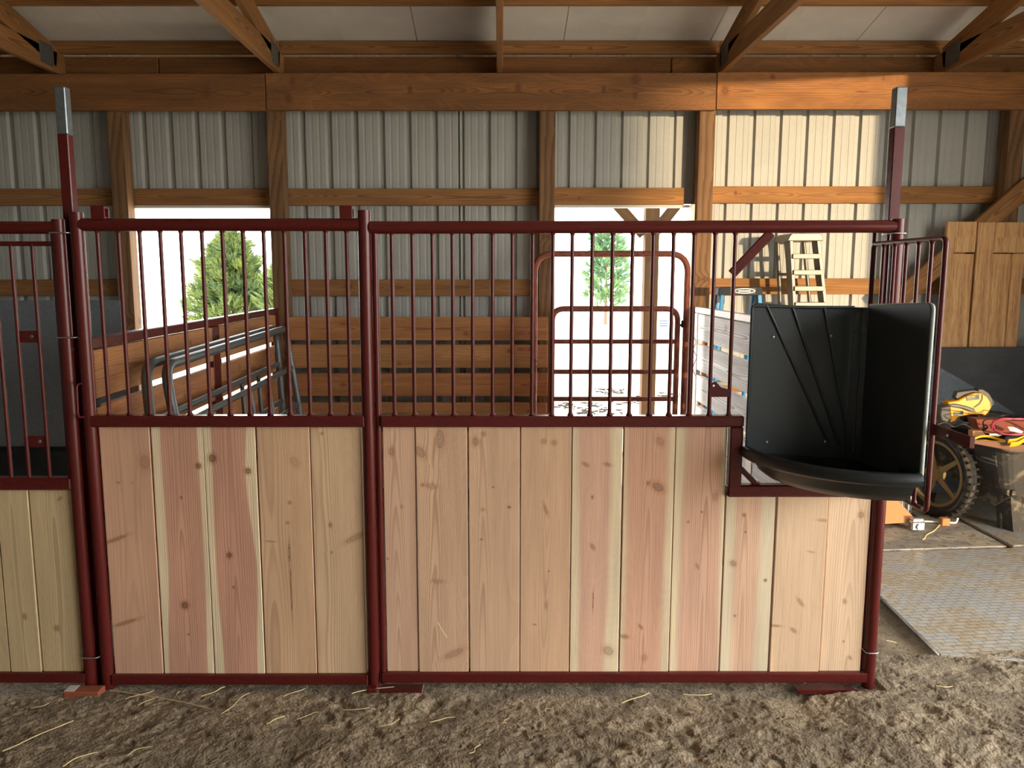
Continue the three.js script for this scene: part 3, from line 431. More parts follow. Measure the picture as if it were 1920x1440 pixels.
const feeder = thing('corner_feeder', 'black plastic corner hay feeder with two tall panels and a quarter-round tray', 'feeder', V(1.2, 0.8, 0.1));
{ const CX = 1.300, CZF = 0.036, W = 0.40, YB = 0.905, YT = 1.452, XRp = 1.333, ZR = 0.435, ch = 0.05;
  const lp = [[CX - W, YB + 0.01], [CX - ch * 0.7, YB - 0.02], [CX - ch * 0.7, YT - 0.01], [CX - W * 0.4, YT - 0.012], [CX - W + 0.02, YT + 0.004], [CX - W + 0.006, YT], [CX - W + 0.001, YT - 0.014]];
  part(feeder, 'back_panel', prism(lp, V(0, 0, CZF - 0.009), DX, DY, 0.008, 0.0015), M.black);
  const U = V(XRp - CX, 0, ZR - CZF - ch).normalize(), L = Math.hypot(XRp - CX, ZR - CZF - ch), o = V(CX + 0.004, 0, CZF + ch * 0.8);
  const rp = [[0, YB - 0.02], [L, YB + 0.0], [L, YT - 0.004], [L - 0.006, YT + 0.010], [L - 0.02, YT + 0.016], [0, YT - 0.004]];
  part(feeder, 'side_panel', prism(rp, o, U, DY, 0.008, 0.0015), M.black);
  // bevelled corner strip
  const c0 = V(CX - ch * 0.72, 0, CZF), c1 = V(CX + 0.003, 0, CZF + ch * 0.82), cu = c1.clone().sub(c0), cl = cu.length();
  const strip = part(feeder, 'corner_strip', prism([[0, YB - 0.02], [cl, YB - 0.02], [cl, YT - 0.011], [0, YT - 0.011]], c0, cu, DY, 0.006, 0.001), M.strip);
  const emb = (q, d) => { const n = cu.clone().normalize().cross(DY).multiplyScalar(0.0062); return prism(q, c0.clone().add(n), cu, DY, d); };
  M.emboss = std({ color: 0x434b4e, roughness: 0.55 });
  for (const s of [0, 1]) { const k = (a) => (s ? cl - a : a); const P = [[0.005, YT - 0.098], [0.028, YT - 0.098], [0.028, YT - 0.07], [0.027, YT - 0.03], [0.012, YT - 0.03], [0.010, YT - 0.07]].map(([a, b]) => [k(a), b]); if (s) P.reverse(); part(strip, 'embossed_crest', emb(P, 0.0016), M.emboss); }
  // ribs fanning from the low corner
  const rib = (a, b) => part(feeder, 'rib', pipe(bent([a, b], 0.01), 0.0046, 8), M.black);
  const zf = CZF + 0.002, pl = (px, py) => { const v = at(px, py, zf); return V(v.x, v.y, zf); };
  rib(pl(1437, 571), pl(1553, 829)); rib(pl(1485, 574), pl(1573, 833)); rib(pl(1545, 575), pl(1592, 836));
  const onSide = (t, y) => o.clone().addScaledVector(U, t * L).add(V(-0.002, y, 0)); rib(onSide(0.42, YT - 0.014), onSide(0.14, YB + 0.02)); rib(onSide(0.75, YT - 0.008), onSide(0.2, YB + 0.01));
  { const n = cu.clone().normalize().cross(DY).multiplyScalar(0.007), m = c0.clone().lerp(c1, 0.5).add(n); rib(m.clone().setY(YT - 0.014), m.clone().setY(YB + 0.01)); }
  part(feeder, 'rim', pipe(bent([V(CX - W + 0.001, YB + 0.02, CZF), V(CX - W + 0.001, YT - 0.006, CZF), V(CX - W * 0.5, YT - 0.012, CZF + 0.002), V(CX - ch * 0.72, YT - 0.012, CZF + 0.001)], 0.012), 0.0058, 8), M.black);
  part(feeder, 'rim', pipe(bent([o.clone().setY(YT - 0.004), o.clone().addScaledVector(U, L).setY(YT + 0.012), o.clone().addScaledVector(U, L).setY(YB + 0.0)], 0.02), 0.0062, 8), M.paleEdge, 'pale edge of the side panel');  // side panel rim, paler than the black plastic
  for (const [px, py] of [[1450, 632], [1558, 630], [1438, 829], [1547, 828]]) { const v = at(px, py, zf), g = new THREE.SphereGeometry(0.0052, 10, 6); g.scale(1, 1, 0.5); g.translate(v.x, v.y, zf); part(feeder, 'screw', g, M.zinc); }
  // tray: quarter turn about the corner
  const R = 0.432, YR = 0.935, prof = [[0, 0.815], [0.29, 0.815], [0.335, 0.822], [0.372, 0.85], [0.39, YR - 0.045], [R - 0.004, YR - 0.043], [R + 0.006, YR - 0.034], [R + 0.009, YR - 0.02], [R + 0.004, YR - 0.004], [R - 0.006, YR], [R - 0.024, YR - 0.002], [R - 0.038, YR - 0.014], [0.368, 0.87], [0.33, 0.832], [0.28, 0.824], [0, 0.824]];
  const seat = V(CX + 0.022, 0, CZF - 0.012), tg = new THREE.LatheGeometry(prof.map(([a, b]) => new THREE.Vector2(a, b)), 40, -Math.PI / 2, Math.PI / 2); tg.translate(seat.x, 0, seat.z);
  const tray = part(feeder, 'tray', mergeVertices(tg), M.blackTray);
  const side = prof.slice(0, 10).concat([[0.1, YR]]).map(([a, b]) => [a, b]); side[0] = [0.0, 0.815]; side.push([0, YR]);
  part(tray, 'tray_wall', prism(side.map(([a, b]) => [-a, b]).reverse(), V(seat.x, 0, seat.z), DX, DY, 0.006), M.blackTray); part(tray, 'tray_wall', prism(side, V(seat.x + 0.003, 0, seat.z), DZ, DY, 0.006), M.blackTray);
}

// ------------------------------------------------------------------ stall partitions, running back to the wall
function partition(o, x, z0, L, mat, railMat, strips, topY = 1.327, turn = 0, first = true) {
  o.position.set(x, 0, z0); o.rotation.y = turn; o.updateMatrixWorld(true);
  const P = (n, g, m) => { const k = new THREE.Mesh(g, m); k.name = n; k.castShadow = k.receiveShadow = true; o.add(k); return k; };
  P('top_rail', box(-0.02, 0.02, topY - 0.041, topY, -L, 0, 0.004), railMat); P('bottom_rail', box(-0.02, 0.02, 0.02, 0.06, -L, 0, 0.004), railMat);
  for (const [z, w] of [[-0.02, 0.021], [-L / 2, 0.055], [-L + 0.045, 0.045]]) if (first || z < -0.1) P('upright', box(-0.0205, 0.0205, 0.061, topY - 0.042, z - w, z + w, 0.004), railMat);
  for (let r = 0; r < 5; r++) for (let s = 0; s < 2; s++) {
    const y1 = topY - 0.043 - 0.217 * r - (r ? 0.0 : 0.004), y0 = Math.max(0.07, y1 - 0.18), za = s ? -L / 2 - 0.056 : first ? -0.0425 : -0.004, zb = s ? -L + 0.091 : -L / 2 + 0.056;
    const g = box(-0.017, 0.017, y0, y1, zb, za, 0.003); const k = strips[(r * 2 + s) % strips.length]; stripUV(g, 'z', k, mat === M.grey ? 4 : NL, 1, 0.05 * r, 0.6, s > 0); P('board', g, mat);
    if (r < 4) P('spacer', box(-0.016, 0.016, y0 - 0.036, y0 - 0.001, za - 0.03, za - 0.004, 0.002), M.blackDull);
  }
}
M.fence = std({ map: lumberTex, roughness: 0.8 });
partition(thing('stall_partition', 'red-framed partition of spaced pine boards along the left side of the stall', 'partition'), XL - 0.003, -0.026, 2.775, M.fence, M.maroon, [7, 8, 9], 1.327, 0.029, false);
partition(thing('stall_partition', 'pale grey-framed partition of bleached spaced boards behind the black feeder', 'partition'), 1.40, -0.1, 2.72, M.grey, M.rail, [0, 1, 2, 3], 1.335, -0.004);

// ------------------------------------------------------------------ tube gates leaning in the stall
function tubeGate(label, x0, x1, z0, z1, top, lean, levels, vert) {
  const t = thing('tube_gate', label, 'tube gate', V((x0 + x1) / 2, 0, (z0 + z1) / 2));
  const P = (s, y) => V(lerp(x0, x1, s) + lean * (1 - y / top), y, lerp(z0, z1, s));
  part(t, 'frame', pipe(bent([P(0, 0.02), P(0, top), P(1, top + 0.02), P(1, 0.02), P(0, 0.02)], 0.09, 8), 0.021, 12), M.tubeGrey);
  for (const y of levels) part(t, 'rail', pipe([P(0.01, y), P(0.99, y + 0.02)], 0.0155, 10), M.tubeGrey);
  for (const [s, a, b] of vert) part(t, 'strut', pipe([P(s, a), P(s, b)], 0.0125, 8), M.tubeGrey);
}
tubeGate('grey tube gate nearer the partition, its rounded corner behind the other gate', -1.415, -1.455, -0.27, -2.30, 1.20, 0.06, [0.965, 0.72, 0.45], [[0.6, 0.45, 0.96], [0.76, 0.45, 0.96]]);
tubeGate('grey tube gate in front of the other one leaning on the left partition', -1.345, -1.385, -0.29, -2.28, 1.195, 0.16, [0.94, 0.7, 0.43], [[0.52, 0.43, 0.94], [0.7, 0.43, 0.94]]);

// ------------------------------------------------------------------ rusty walk-through gate in the centre doorway
{ const zB = -2.62, q = (px, py) => at(px, py, zB);
  const fr = thing('bow_gate_frame', 'tall rusty pipe frame with rounded corners standing in the bright doorway', 'gate frame', V(0.85, 0, zB));
  const a = q(1003, 476), b = q(1290, 477), xa = a.x, xb = b.x, yt = a.y, f = (x, y) => V(x, y, zB);
  part(fr, 'pipe', pipe(bent([f(xa - 0.005, -0.03), f(xa, yt), f(xb, yt), f(xb, -0.03)], 0.13, 9), 0.0215, 12), M.rust);
  for (const py of [624, 654]) { const v = q(980, py); part(fr, 'hinge_tab', box(v.x - 0.035, xa, v.y - 0.012, v.y + 0.012, zB - 0.012, zB + 0.012, 0.003), M.rust); }
  const g = thing('pipe_gate', 'low rusty pipe gate with level bars hung inside the taller frame', 'gate', V(0.85, 0, zB));
  const xg = q(1035, 650).x, xh = q(1269, 650).x, yg = q(1150, 579).y;
  part(g, 'frame', pipe(bent([f(xg, 0.06), f(xg, yg), f(xh, yg), f(xh, 0.06), f(xg, 0.06)], 0.085, 8), 0.02, 12), M.rust);
  for (const py of [640.5, 697, 748, 800, 852]) { const y = q(1150, py).y; part(g, 'bar', pipe([f(xg, y), f(xh, y)], 0.0165, 10), M.rust); }
  const l = q(1279, 606); part(g, 'latch', merge([box(xh + 0.012, l.x + 0.004, l.y - 0.022, l.y - 0.006, zB - 0.008, zB + 0.008, 0.002), box(l.x - 0.004, xb - 0.02, l.y + 0.008, l.y + 0.02, zB - 0.008, zB + 0.008, 0.002), box(l.x - 0.006, l.x + 0.006, l.y - 0.03, l.y + 0.02, zB - 0.01, zB + 0.01, 0.002)]), M.blackDull);
  M.wire = std({ color: 0x4b4744, roughness: 0.6, metalness: 0.5 });
  const w = [[1000, 672], [1008, 680], [1004, 692], [1012, 700], [1009, 712]].map(([x, y]) => q(x, y).setZ(zB + 0.03)); single('wire_scrap', 'bent bit of wire hanging on the left side of the rusty frame', 'wire', tube(w, 0.0022, 5), M.wire);
  const w2 = [[1296, 628], [1303, 640], [1298, 655], [1304, 668], [1297, 690], [1303, 705]].map(([x, y]) => q(x, y).setZ(zB + 0.03)); single('wire_scrap', 'loose wire twisted round the right side of the rusty frame', 'wire', tube(w2, 0.002, 5), M.wire);
}

// ------------------------------------------------------------------ ladders at the back wall
M.alu = std({ color: 0x7c776d, roughness: 0.42, metalness: 0.5, map: scuff });
M.blue = std({ color: 0x1f7fb0, roughness: 0.5 });
{ const zF = -2.62, P = (px, py, z = zF) => at(px, py, z);
  const t = thing('step_ladder', 'aluminium stepladder leaning against the lit steel wall', 'ladder', V(2.05, 0, zF));
  const tl = P(1484, 450), tr = P(1535, 450), bl = P(1490, 568), br = P(1548, 568), ext = (a, b) => { const k = (0.03 - a.y) / (b.y - a.y); return a.clone().lerp(b, k); };
  const L0 = ext(tl, bl), R0 = ext(tr, br), zr = zF - 0.24;
  const railG = (a, b, dx) => { const d = b.clone().sub(a), g = bbox(0.024, d.length(), 0.1, 0.003); g.applyQuaternion(new THREE.Quaternion().setFromUnitVectors(DY, d.clone().normalize())); const c = a.clone().lerp(b, 0.5); g.translate(c.x, c.y, c.z - 0.05); return g; };
  part(t, 'side_rail', railG(L0, tl), M.alu); part(t, 'side_rail', railG(R0, tr), M.alu);
  for (let k = 0; k < 7; k++) { const y = P(1500, 480.5 + 30.3 * k).y; if (y < 0.15) break; const s = (tl.y - y) / (tl.y - L0.y), a = lerp(tl.x, L0.x, s), b = lerp(tr.x, R0.x, s); part(t, 'tread', merge([box(a + 0.0, b, y - 0.017, y + 0.017, zF - 0.058, zF + 0.012, 0.003), box(a, b, y + 0.003, y + 0.009, zF + 0.01, zF + 0.016, 0.001), box(a, b, y - 0.011, y - 0.005, zF + 0.01, zF + 0.016, 0.001)]), M.alu); }
  const cap = [[-0.125, 0], [0.115, 0], [0.11, 0.03], [0.095, 0.05], [-0.095, 0.05], [-0.11, 0.035]].map(([a, b]) => [(tl.x + tr.x) / 2 + a, tl.y - 0.006 + b]);
  part(t, 'top_cap', prism(cap, V(0, 0, zr - 0.02), DX, DY, 0.28, 0.004), M.alu);
  const off = -0.012, rl = V(tl.x + off, tl.y, zr), rr_ = V(tr.x + off, tr.y, zr), rlb = V(L0.x + off * 2, 0.03, zr - 0.03), rrb = V(R0.x + off * 2, 0.03, zr - 0.03);
  part(t, 'rear_leg', rod(rlb, rl, 0.014, 8), M.alu); part(t, 'rear_leg', rod(rrb, rr_, 0.014, 8), M.alu);
  for (let k = 0; k < 6; k++) { const s = 0.13 + 0.17 * k, a = rl.clone().lerp(rlb, s), b = rr_.clone().lerp(rrb, s); part(t, 'rear_rung', rod(a, b, 0.009, 8), M.alu); const fr = tl.clone().lerp(L0, s + 0.05); if (k % 2 === 0) part(t, 'spreader', rod(a, V(fr.x, a.y, zF - 0.03), 0.007, 6), M.alu); }
  // fibreglass ladder with black top
  const u = thing('step_ladder', 'blue fibreglass stepladder with a black top carrying an oval white emblem', 'ladder', V(1.6, 0, -2.55)), z1 = -2.42, Q = (px, py) => at(px, py, z1);
  const a = Q(1342, 552), b = Q(1430, 538), top = b.y, x0 = Q(1346, 560).x, x1 = Q(1430, 560).x, y0 = Q(1390, 553).y;
  part(u, 'top_cap', prism([[x0, y0], [x0 + 0.05, y0 - 0.004], [x1 - 0.05, y0 - 0.004], [x1, y0], [x1 - 0.004, top - 0.006], [x1 - 0.014, top], [x0 + 0.02, top], [x0 + 0.005, top - 0.01]], V(0, 0, z1 - 0.13), DX, DY, 0.13, 0.004), M.blackDull);
  for (const [xa, xb, w] of [[x0 + 0.03, x0 - 0.05, 0], [x1 - 0.02, x1 + 0.06, 0]]) { const d = V(xb - xa, 0.03 - y0, 0.1), g = bbox(0.028, d.length(), 0.06, 0.004); g.applyQuaternion(new THREE.Quaternion().setFromUnitVectors(DY, d.clone().normalize().negate())); g.translate((xa + xb) / 2, (y0 + 0.03) / 2, z1 - 0.03 + 0.05); part(u, 'side_rail', g, M.blue); const h = bbox(0.034, 0.075, 0.07, 0.003); h.translate(xa - (w ? 0 : 0.0), y0 - 0.02, z1 - 0.04); part(u, 'corner_guard', h, M.blackDull); }
  for (let k = 1; k < 5; k++) { const y = y0 - 0.29 * k, s = k * 0.25; part(u, 'tread', box(x0 + 0.03 - 0.07 * s, x1 - 0.02 + 0.07 * s, y - 0.02, y + 0.01, z1 - 0.06 + 0.08 * s, z1 + 0.02 + 0.08 * s, 0.003), M.alu); }
  for (const xx of [x0 + 0.02, x1 - 0.03]) part(u, 'rear_leg', rod(V(xx, 0.02, z1 - 0.36), V(xx, y0, z1 - 0.1), 0.014, 8), M.blue);
  const cv = document.createElement('canvas'); cv.width = 512; cv.height = 144; const c = cv.getContext('2d'); c.fillStyle = '#17191a'; c.fillRect(0, 0, 512, 144); c.fillStyle = '#e9e9e4'; c.beginPath(); c.ellipse(276, 72, 228, 66, 0, 0, 7); c.fill(); c.fillStyle = '#17191a'; c.beginPath(); c.ellipse(276, 72, 206, 48, 0, 0, 7); c.fill(); c.fillStyle = '#e9e9e4'; c.beginPath(); c.moveTo(4, 72); c.lineTo(90, 40); c.lineTo(90, 104); c.fill(); c.font = 'bold 64px sans-serif'; c.textAlign = 'center'; c.textBaseline = 'middle'; c.fillText('WERNER', 276, 76);
  const ct = new THREE.CanvasTexture(cv); ct.colorSpace = THREE.SRGBColorSpace; const e0 = Q(1371, 551), e1 = Q(1417, 540), eg = new THREE.PlaneGeometry(e1.x - e0.x, e1.y - e0.y); const bg = new THREE.BoxGeometry(e1.x - e0.x, e1.y - e0.y, 0.002); bg.translate((e0.x + e1.x) / 2, (e0.y + e1.y) / 2, z1 + 0.0012); part(u, 'emblem', bg, std({ map: ct, roughness: 0.5 }), 'white oval emblem reading WERNER');
}

// ------------------------------------------------------------------ right-hand storage: mats, panels, cart and what lies about
const matBump = dataTex(512, 512, (x, y) => { // 8 x 16 bricks of relief, running bond, raised
  const row = Math.floor(y / 32), yy = (y % 32) / 32, xx = (((x + (row % 2) * 32) % 64)) / 64, e = Math.min(Math.min(xx, 1 - xx) * 2, Math.min(yy, 1 - yy)); const v = 255 * (0.15 + 0.75 * sst(0.03, 0.12, e) * (0.9 + 0.1 * ns(x / 3, y / 3)) - 0.06 * xx); return [v, v, v]; }, false);
const matTex = dataTex(1024, 1024, (x, y) => { const n = fbm(x / 130, y / 90, 5), m = fbm(x / 26 + 9, y / 20, 4), q = ns(x / 1.6, y / 1.6); let c = mix3([152, 151, 147], [184, 181, 172], n); c = mix3(c, [160, 142, 114], sst(0.42, 0.62, m * 0.5 + n * 0.5) * 0.85); const row = Math.floor(y / 32), yy = (y % 32) / 32, xx = (((x + (row % 2) * 32) % 64)) / 64; if (Math.min(xx * 2, yy, 1 - yy) < 0.06) c = mix3(c, [96, 94, 92], 0.45 + 0.3 * m); return c.map((v) => v * (0.9 + 0.2 * q)); });
const dustTex = dataTex(512, 512, (x, y) => { const n = fbm(x / 70, y / 50, 5), m = fbm(x / 14, y / 12, 4), q = ns(x / 1.6, y / 1.6); let c = mix3([136, 130, 120], [176, 162, 138], sst(0.3, 0.65, n)); c = mix3(c, [96, 86, 70], sst(0.6, 0.72, m) * 0.6); return c.map((v) => v * (0.9 + 0.2 * q)); });
M.matBrick = std({ map: matTex, bumpMap: matBump, bumpScale: 0.004, roughness: 0.5 }); matTex.repeat.set(2.0, 2.0); matBump.repeat.set(2, 2); matTex.rotation = matBump.rotation = -0.1; matTex.repeat.set(1, 1);
M.matDust = std({ map: dustTex, roughness: 0.8 });
function mat(name, label, pts, mt, top, grp) { const s = new THREE.Shape(pts.map((p) => new THREE.Vector2(p.x, -p.z))), g = new THREE.ExtrudeGeometry(s, { depth: 0.013, bevelEnabled: true, bevelSize: 0.002, bevelThickness: 0.002, bevelSegments: 1 }); g.rotateX(-Math.PI / 2); g.translate(0, top - 0.015, 0); boxUV(g); return single(name, label, 'rubber mat', g, mt, grp); }
{ const f = (x, y) => onFloor(x, y, 0.0);
  mat('floor_mat', 'large brick-patterned rubber mat with dirt swept over it, right of the stall corner', [f(1560, 1037), onFloor(1600, 1068), onFloor(1652, 1116), onFloor(1706, 1168), onFloor(1765, 1225), onFloor(2080, 1250), f(2080, 1018), f(1896, 1026)], M.matBrick, -0.004);
  mat('floor_mat', 'smooth dusty rubber mat in front of the cardboard box', [f(1540, 1034), f(1886, 1023.5), f(1740, 945), f(1560, 945)], M.matDust, 0.001);
  mat('floor_mat', 'brick-patterned rubber mat under the black garden cart', [f(1900, 1022.5), f(2080, 1012), f(2080, 900), f(1760, 905), f(1752, 946)], M.matBrick, 0.0);
}
// standing panels
const plyTex = dataTex(512, 1024, (x, y) => { const n = fbm(x / 8, y / 190, 4), m = ns(x / 1.6, y / 26), k = fbm(x / 60, y / 120, 3); let c = mix3([204, 158, 104], [172, 126, 80], sst(0.35, 0.7, n)); c = mix3(c, [214, 172, 120], sst(0.5, 0.7, k) * 0.4); return c.map((v) => v * (0.92 + 0.16 * m)); });
M.ply = std({ map: plyTex, roughness: 0.65 }); plyTex.repeat.set(1.6, 0.8);
function plank(label, xa, xb, z, top, parts) { const t = thing('plywood_sheet', label, 'wood panel', V((xa + xb) / 2, 0, z)); for (const [n, a, b, c, d, k] of parts) part(t, n, box(lerp(xa, xb, a), lerp(xa, xb, b), lerp(0.0, top, c), lerp(0, top, d), z, z + k, 0.003), M.ply); }
{ const z = -2.832, zt = at(1800, 416, z).y, xa = at(1765, 520, z).x, xb = at(1821, 520, z).x, xc = at(1912, 520, z).x;
  plank('narrow wooden door panel with a recessed field standing at the back wall', xa, xb - 0.004, z, zt, [['stile', 0, 0.28, 0, 1, 0.03], ['stile', 0.86, 1, 0.89, 1, 0.03], ['field', 0.28, 1, 0, 0.885, 0.022], ['rail', 0.28, 0.86, 0.89, 1, 0.03]]);
  plank('wide wooden door panel with a squared cut line standing right of the narrow one', xb + 0.006, xc, z, zt - 0.004, [['stile', 0, 0.35, 0, 1, 0.03], ['rail', 0.352, 1, 0.89, 1, 0.03], ['field', 0.352, 0.75, 0, 0.887, 0.025], ['stile', 0.752, 1, 0, 0.887, 0.03]]);
  const zb = -2.755, ym = at(1850, 651, zb).y;
  const rubberTex = dataTex(256, 256, (x, y) => { const v = 52 + 22 * (fbm(x / 40, y / 18, 4) - 0.5) + 8 * (ns(x / 2, y / 2) - 0.5); return [v, v + 2, v + 5]; }); M.rubber = std({ map: rubberTex, roughness: 0.6 });
  single('stall_mat', 'black rubber stall mat standing on edge against the back wall', 'rubber mat', box(at(1690, 700, zb).x, at(2080, 700, zb).x, 0, ym, zb - 0.02, zb, 0.004), M.rubber);
  const zs = -2.72, P = (x, y) => { const v = at(x, y, zs); return [v.x, v.y]; };
  const ribTex = dataTex(128, 128, (x, y) => { const d = ((x % 16) + (Math.floor(y / 16) % 2) * 8) % 16, e = Math.max(Math.abs(d - 8) / 8, Math.abs((y % 16) - 8) / 8); const v = 255 * (1 - sst(0.55, 0.8, e)); return [v, v, v]; }, false);
  const g = prism([[P(1700, 900)[0], 0], [P(1950, 900)[0], 0], P(1925, 790), P(1832, 728), P(1748, 681), P(1700, 655)], V(0, 0, zs - 0.02), DX, DY, 0.016, 0.002); boxUV(g); ribTex.repeat.set(8, 8); M.studded = std({ color: 0x6c7780, roughness: 0.5, bumpMap: ribTex, bumpScale: 0.003, map: scuff });
  single('stall_mat', 'grey studded rubber mat with a slanting top edge, behind the cart wheel', 'rubber mat', g, M.studded);
}
// garden cart
M.cart = std({ map: dataTex(512, 512, (x, y) => { const n = fbm(x / 60, y / 60, 5), m = fbm(x / 12, y / 12, 4); let c = mix3([50, 48, 45], [66, 62, 56], n); c = mix3(c, [132, 118, 96], sst(0.5, 0.66, n * 0.6 + m * 0.4) * 0.7); return c.map((v) => v * (0.9 + 0.2 * ns(x / 2, y / 2))); }), roughness: 0.7 });
M.tyre = std({ map: dataTex(256, 256, (x, y) => { const n = fbm(x / 20, y / 20, 4); return mix3([34, 33, 32], [116, 106, 90], sst(0.5, 0.68, n) * 0.6); }), roughness: 0.9 }); M.tyre.bumpMap = plasticTex; M.tyre.bumpScale = 0.004;
M.hub = std({ color: 0x8d7546, roughness: 0.55, map: scuff });
const cart = new THREE.Group(); const wheelAt = onFloor(1770, 966); const CT = -1.29;
{ // local axes: +x along the cart to the right, +z out of the side we see
  cart.name = numbered('garden_cart'); cart.userData = { label: 'dirty black plastic garden cart with a spoked wheel, loaded with tools at the right', category: 'cart' }; cart.position.copy(wheelAt).setY(0); cart.rotation.y = CT; scene.add(cart); cart.updateMatrixWorld(true);
  const P = (p, n, g, m, l) => { const k = new THREE.Mesh(g, m); k.name = n; k.castShadow = k.receiveShadow = true; if (l) k.userData.label = l; p.add(k); return k; };
  const R = 0.285; const wz = 0.075; const wh = P(cart, 'wheel', new THREE.TorusGeometry(R - 0.04, 0.04, 12, 48).translate(0, R, wz), M.tyre);
  const lugs = []; for (let i = 0; i < 40; i++) { const a = i / 40 * 2 * Math.PI, g = new THREE.BoxGeometry(0.012, 0.02, 0.07); g.translate(0, R - 0.006, 0); g.rotateZ(a); g.translate(0, R, wz); lugs.push(g); } P(wh, 'tread_lugs', merge(lugs), M.tyre);
  P(wh, 'rim', new THREE.TorusGeometry(R - 0.078, 0.013, 10, 48).translate(0, R, wz + 0.018), M.hub);
  for (let i = 0; i < 5; i++) { const a = i / 5 * 2 * Math.PI + 0.3, g = prism([[-0.02, 0.03], [0.02, 0.03], [0.013, R - 0.08], [-0.013, R - 0.08]], V(0, 0, 0), DX, DY, 0.014, 0.003); g.rotateZ(a); g.translate(0, R, wz + 0.012); P(wh, 'spoke', g, M.hub); }
  P(wh, 'hub', new THREE.CylinderGeometry(0.045, 0.05, 0.05, 20).rotateX(Math.PI / 2).translate(0, R, wz + 0.01), M.hub);
  // body: lofted tub, rim outline above, smaller floor below
  const ring = (x0, x1, z0, z1, r, y0, y1) => { const out = [], q = [[x1, z1, 0], [x0, z1, 1], [x0, z0, 2], [x1, z0, 3]]; for (const [x, z, k] of q) for (let i = 0; i <= 5; i++) { const a = Math.PI / 2 * (k + i / 5), cx = x + (x === x1 ? -r : r), cz = z + (z === z1 ? -r : r); const X = cx + r * Math.cos(a), Z = cz + r * Math.sin(a); out.push([X, lerp(y0, y1, (X - x0) / (x1 - x0)), Z]); } return out; };
  const rings = [ring(-0.18, 0.40, -0.58, -0.06, 0.08, 0.25, 0.22), ring(-0.27, 0.45, -0.66, 0.05, 0.1, 0.57, 0.50), ring(-0.31, 0.50, -0.70, 0.095, 0.12, 0.60, 0.53), ring(-0.31, 0.50, -0.70, 0.095, 0.12, 0.62, 0.55), ring(-0.26, 0.44, -0.65, 0.04, 0.1, 0.612, 0.542), ring(-0.16, 0.38, -0.56, -0.08, 0.07, 0.275, 0.245)];
  const loft = (rs, closeA, closeB) => { const pos = [], idx = [], n = rs[0].length, uv = []; rs.forEach((r) => r.forEach((p) => { pos.push(...p); uv.push(p[0] * 1.2, p[1] * 1.2 + p[2] * 0.6); })); for (let i = 0; i < rs.length - 1; i++) for (let k = 0; k < n; k++) { const a = i * n + k, b = i * n + (k + 1) % n, c = a + n, d = b + n; idx.push(a, c, b, b, c, d); } const cap = (i, f) => { for (let k = 1; k < n - 1; k++) f ? idx.push(i * n, i * n + k, i * n + k + 1) : idx.push(i * n, i * n + k + 1, i * n + k); }; if (closeA) cap(0, true); if (closeB) cap(rs.length - 1, false); const g = new THREE.BufferGeometry(); g.setAttribute('position', new THREE.Float32BufferAttribute(pos, 3)); g.setAttribute('uv', new THREE.Float32BufferAttribute(uv, 2)); g.setIndex(idx); const h = g.toNonIndexed(); h.computeVertexNormals(); return h; };
  M.cart.side = THREE.DoubleSide; P(cart, 'tub', loft(rings, true, true), M.cart);
  // end skirt with its arch, and the two front legs
  P(cart, 'skirt', prism([[-0.60, 0.26], [-0.60, 0.16], [-0.56, 0.14], [-0.25, 0.14], [-0.20, 0.16], [-0.05, 0.24], [-0.05, 0.27]], V(0.30, 0, 0), DZ, DY, -0.10, 0), M.cart);
  for (const z of [-0.17, -0.55]) P(cart, 'leg', (() => { const g = prism([[-0.055, 0], [0.045, 0], [0.085, 0.2], [0.085, 0.26], [-0.085, 0.26], [-0.08, 0.2]], V(0.29, 0, z), DZ, DY, -0.11, 0); return g; })(), M.cart);
  P(cart, 'leg_rib', box(0.30, 0.33, 0.0, 0.22, -0.125, -0.105, 0.004), M.cart); P(cart, 'side_skirt', prism([[0.05, 0.26], [0.16, 0.16], [0.30, 0.14], [0.42, 0.24], [0.42, 0.27], [0.05, 0.28]], V(0, 0, -0.1), DX, DY, 0.03, 0.004), M.cart);
  P(cart, 'far_wheel', new THREE.TorusGeometry(R - 0.04, 0.04, 10, 32).translate(0, R, -0.62), M.tyre); P(cart, 'axle', new THREE.CylinderGeometry(0.012, 0.012, 0.62, 10).rotateX(Math.PI / 2).translate(0, R, -0.3), M.steel);
  const cv = document.createElement('canvas'); cv.width = 512; cv.height = 256; const c = cv.getContext('2d'); c.fillStyle = '#3a3835'; c.fillRect(0, 0, 512, 256); c.strokeStyle = '#b9b4a8'; c.lineWidth = 9; c.lineJoin = 'round'; c.beginPath(); c.moveTo(20, 40); c.lineTo(256, 14); c.lineTo(492, 40); c.lineTo(492, 216); c.lineTo(256, 242); c.lineTo(20, 216); c.closePath(); c.stroke(); c.fillStyle = '#b9b4a8'; c.font = 'bold 78px sans-serif'; c.textAlign = 'center'; c.textBaseline = 'middle'; c.fillText('Rubbermaid', 256, 130, 440); const ct = new THREE.CanvasTexture(cv); ct.colorSpace = THREE.SRGBColorSpace;
  const pg = new THREE.BoxGeometry(0.15, 0.075, 0.004); pg.rotateX(0.31); pg.rotateZ(-0.09); pg.translate(0.30, 0.455, 0.026); P(cart, 'name_plate', pg, std({ map: ct, roughness: 0.7 }), 'raised maker name in a six-sided outline');
}
const onCart = (x, y, z) => cart.localToWorld(V(x, y, z));
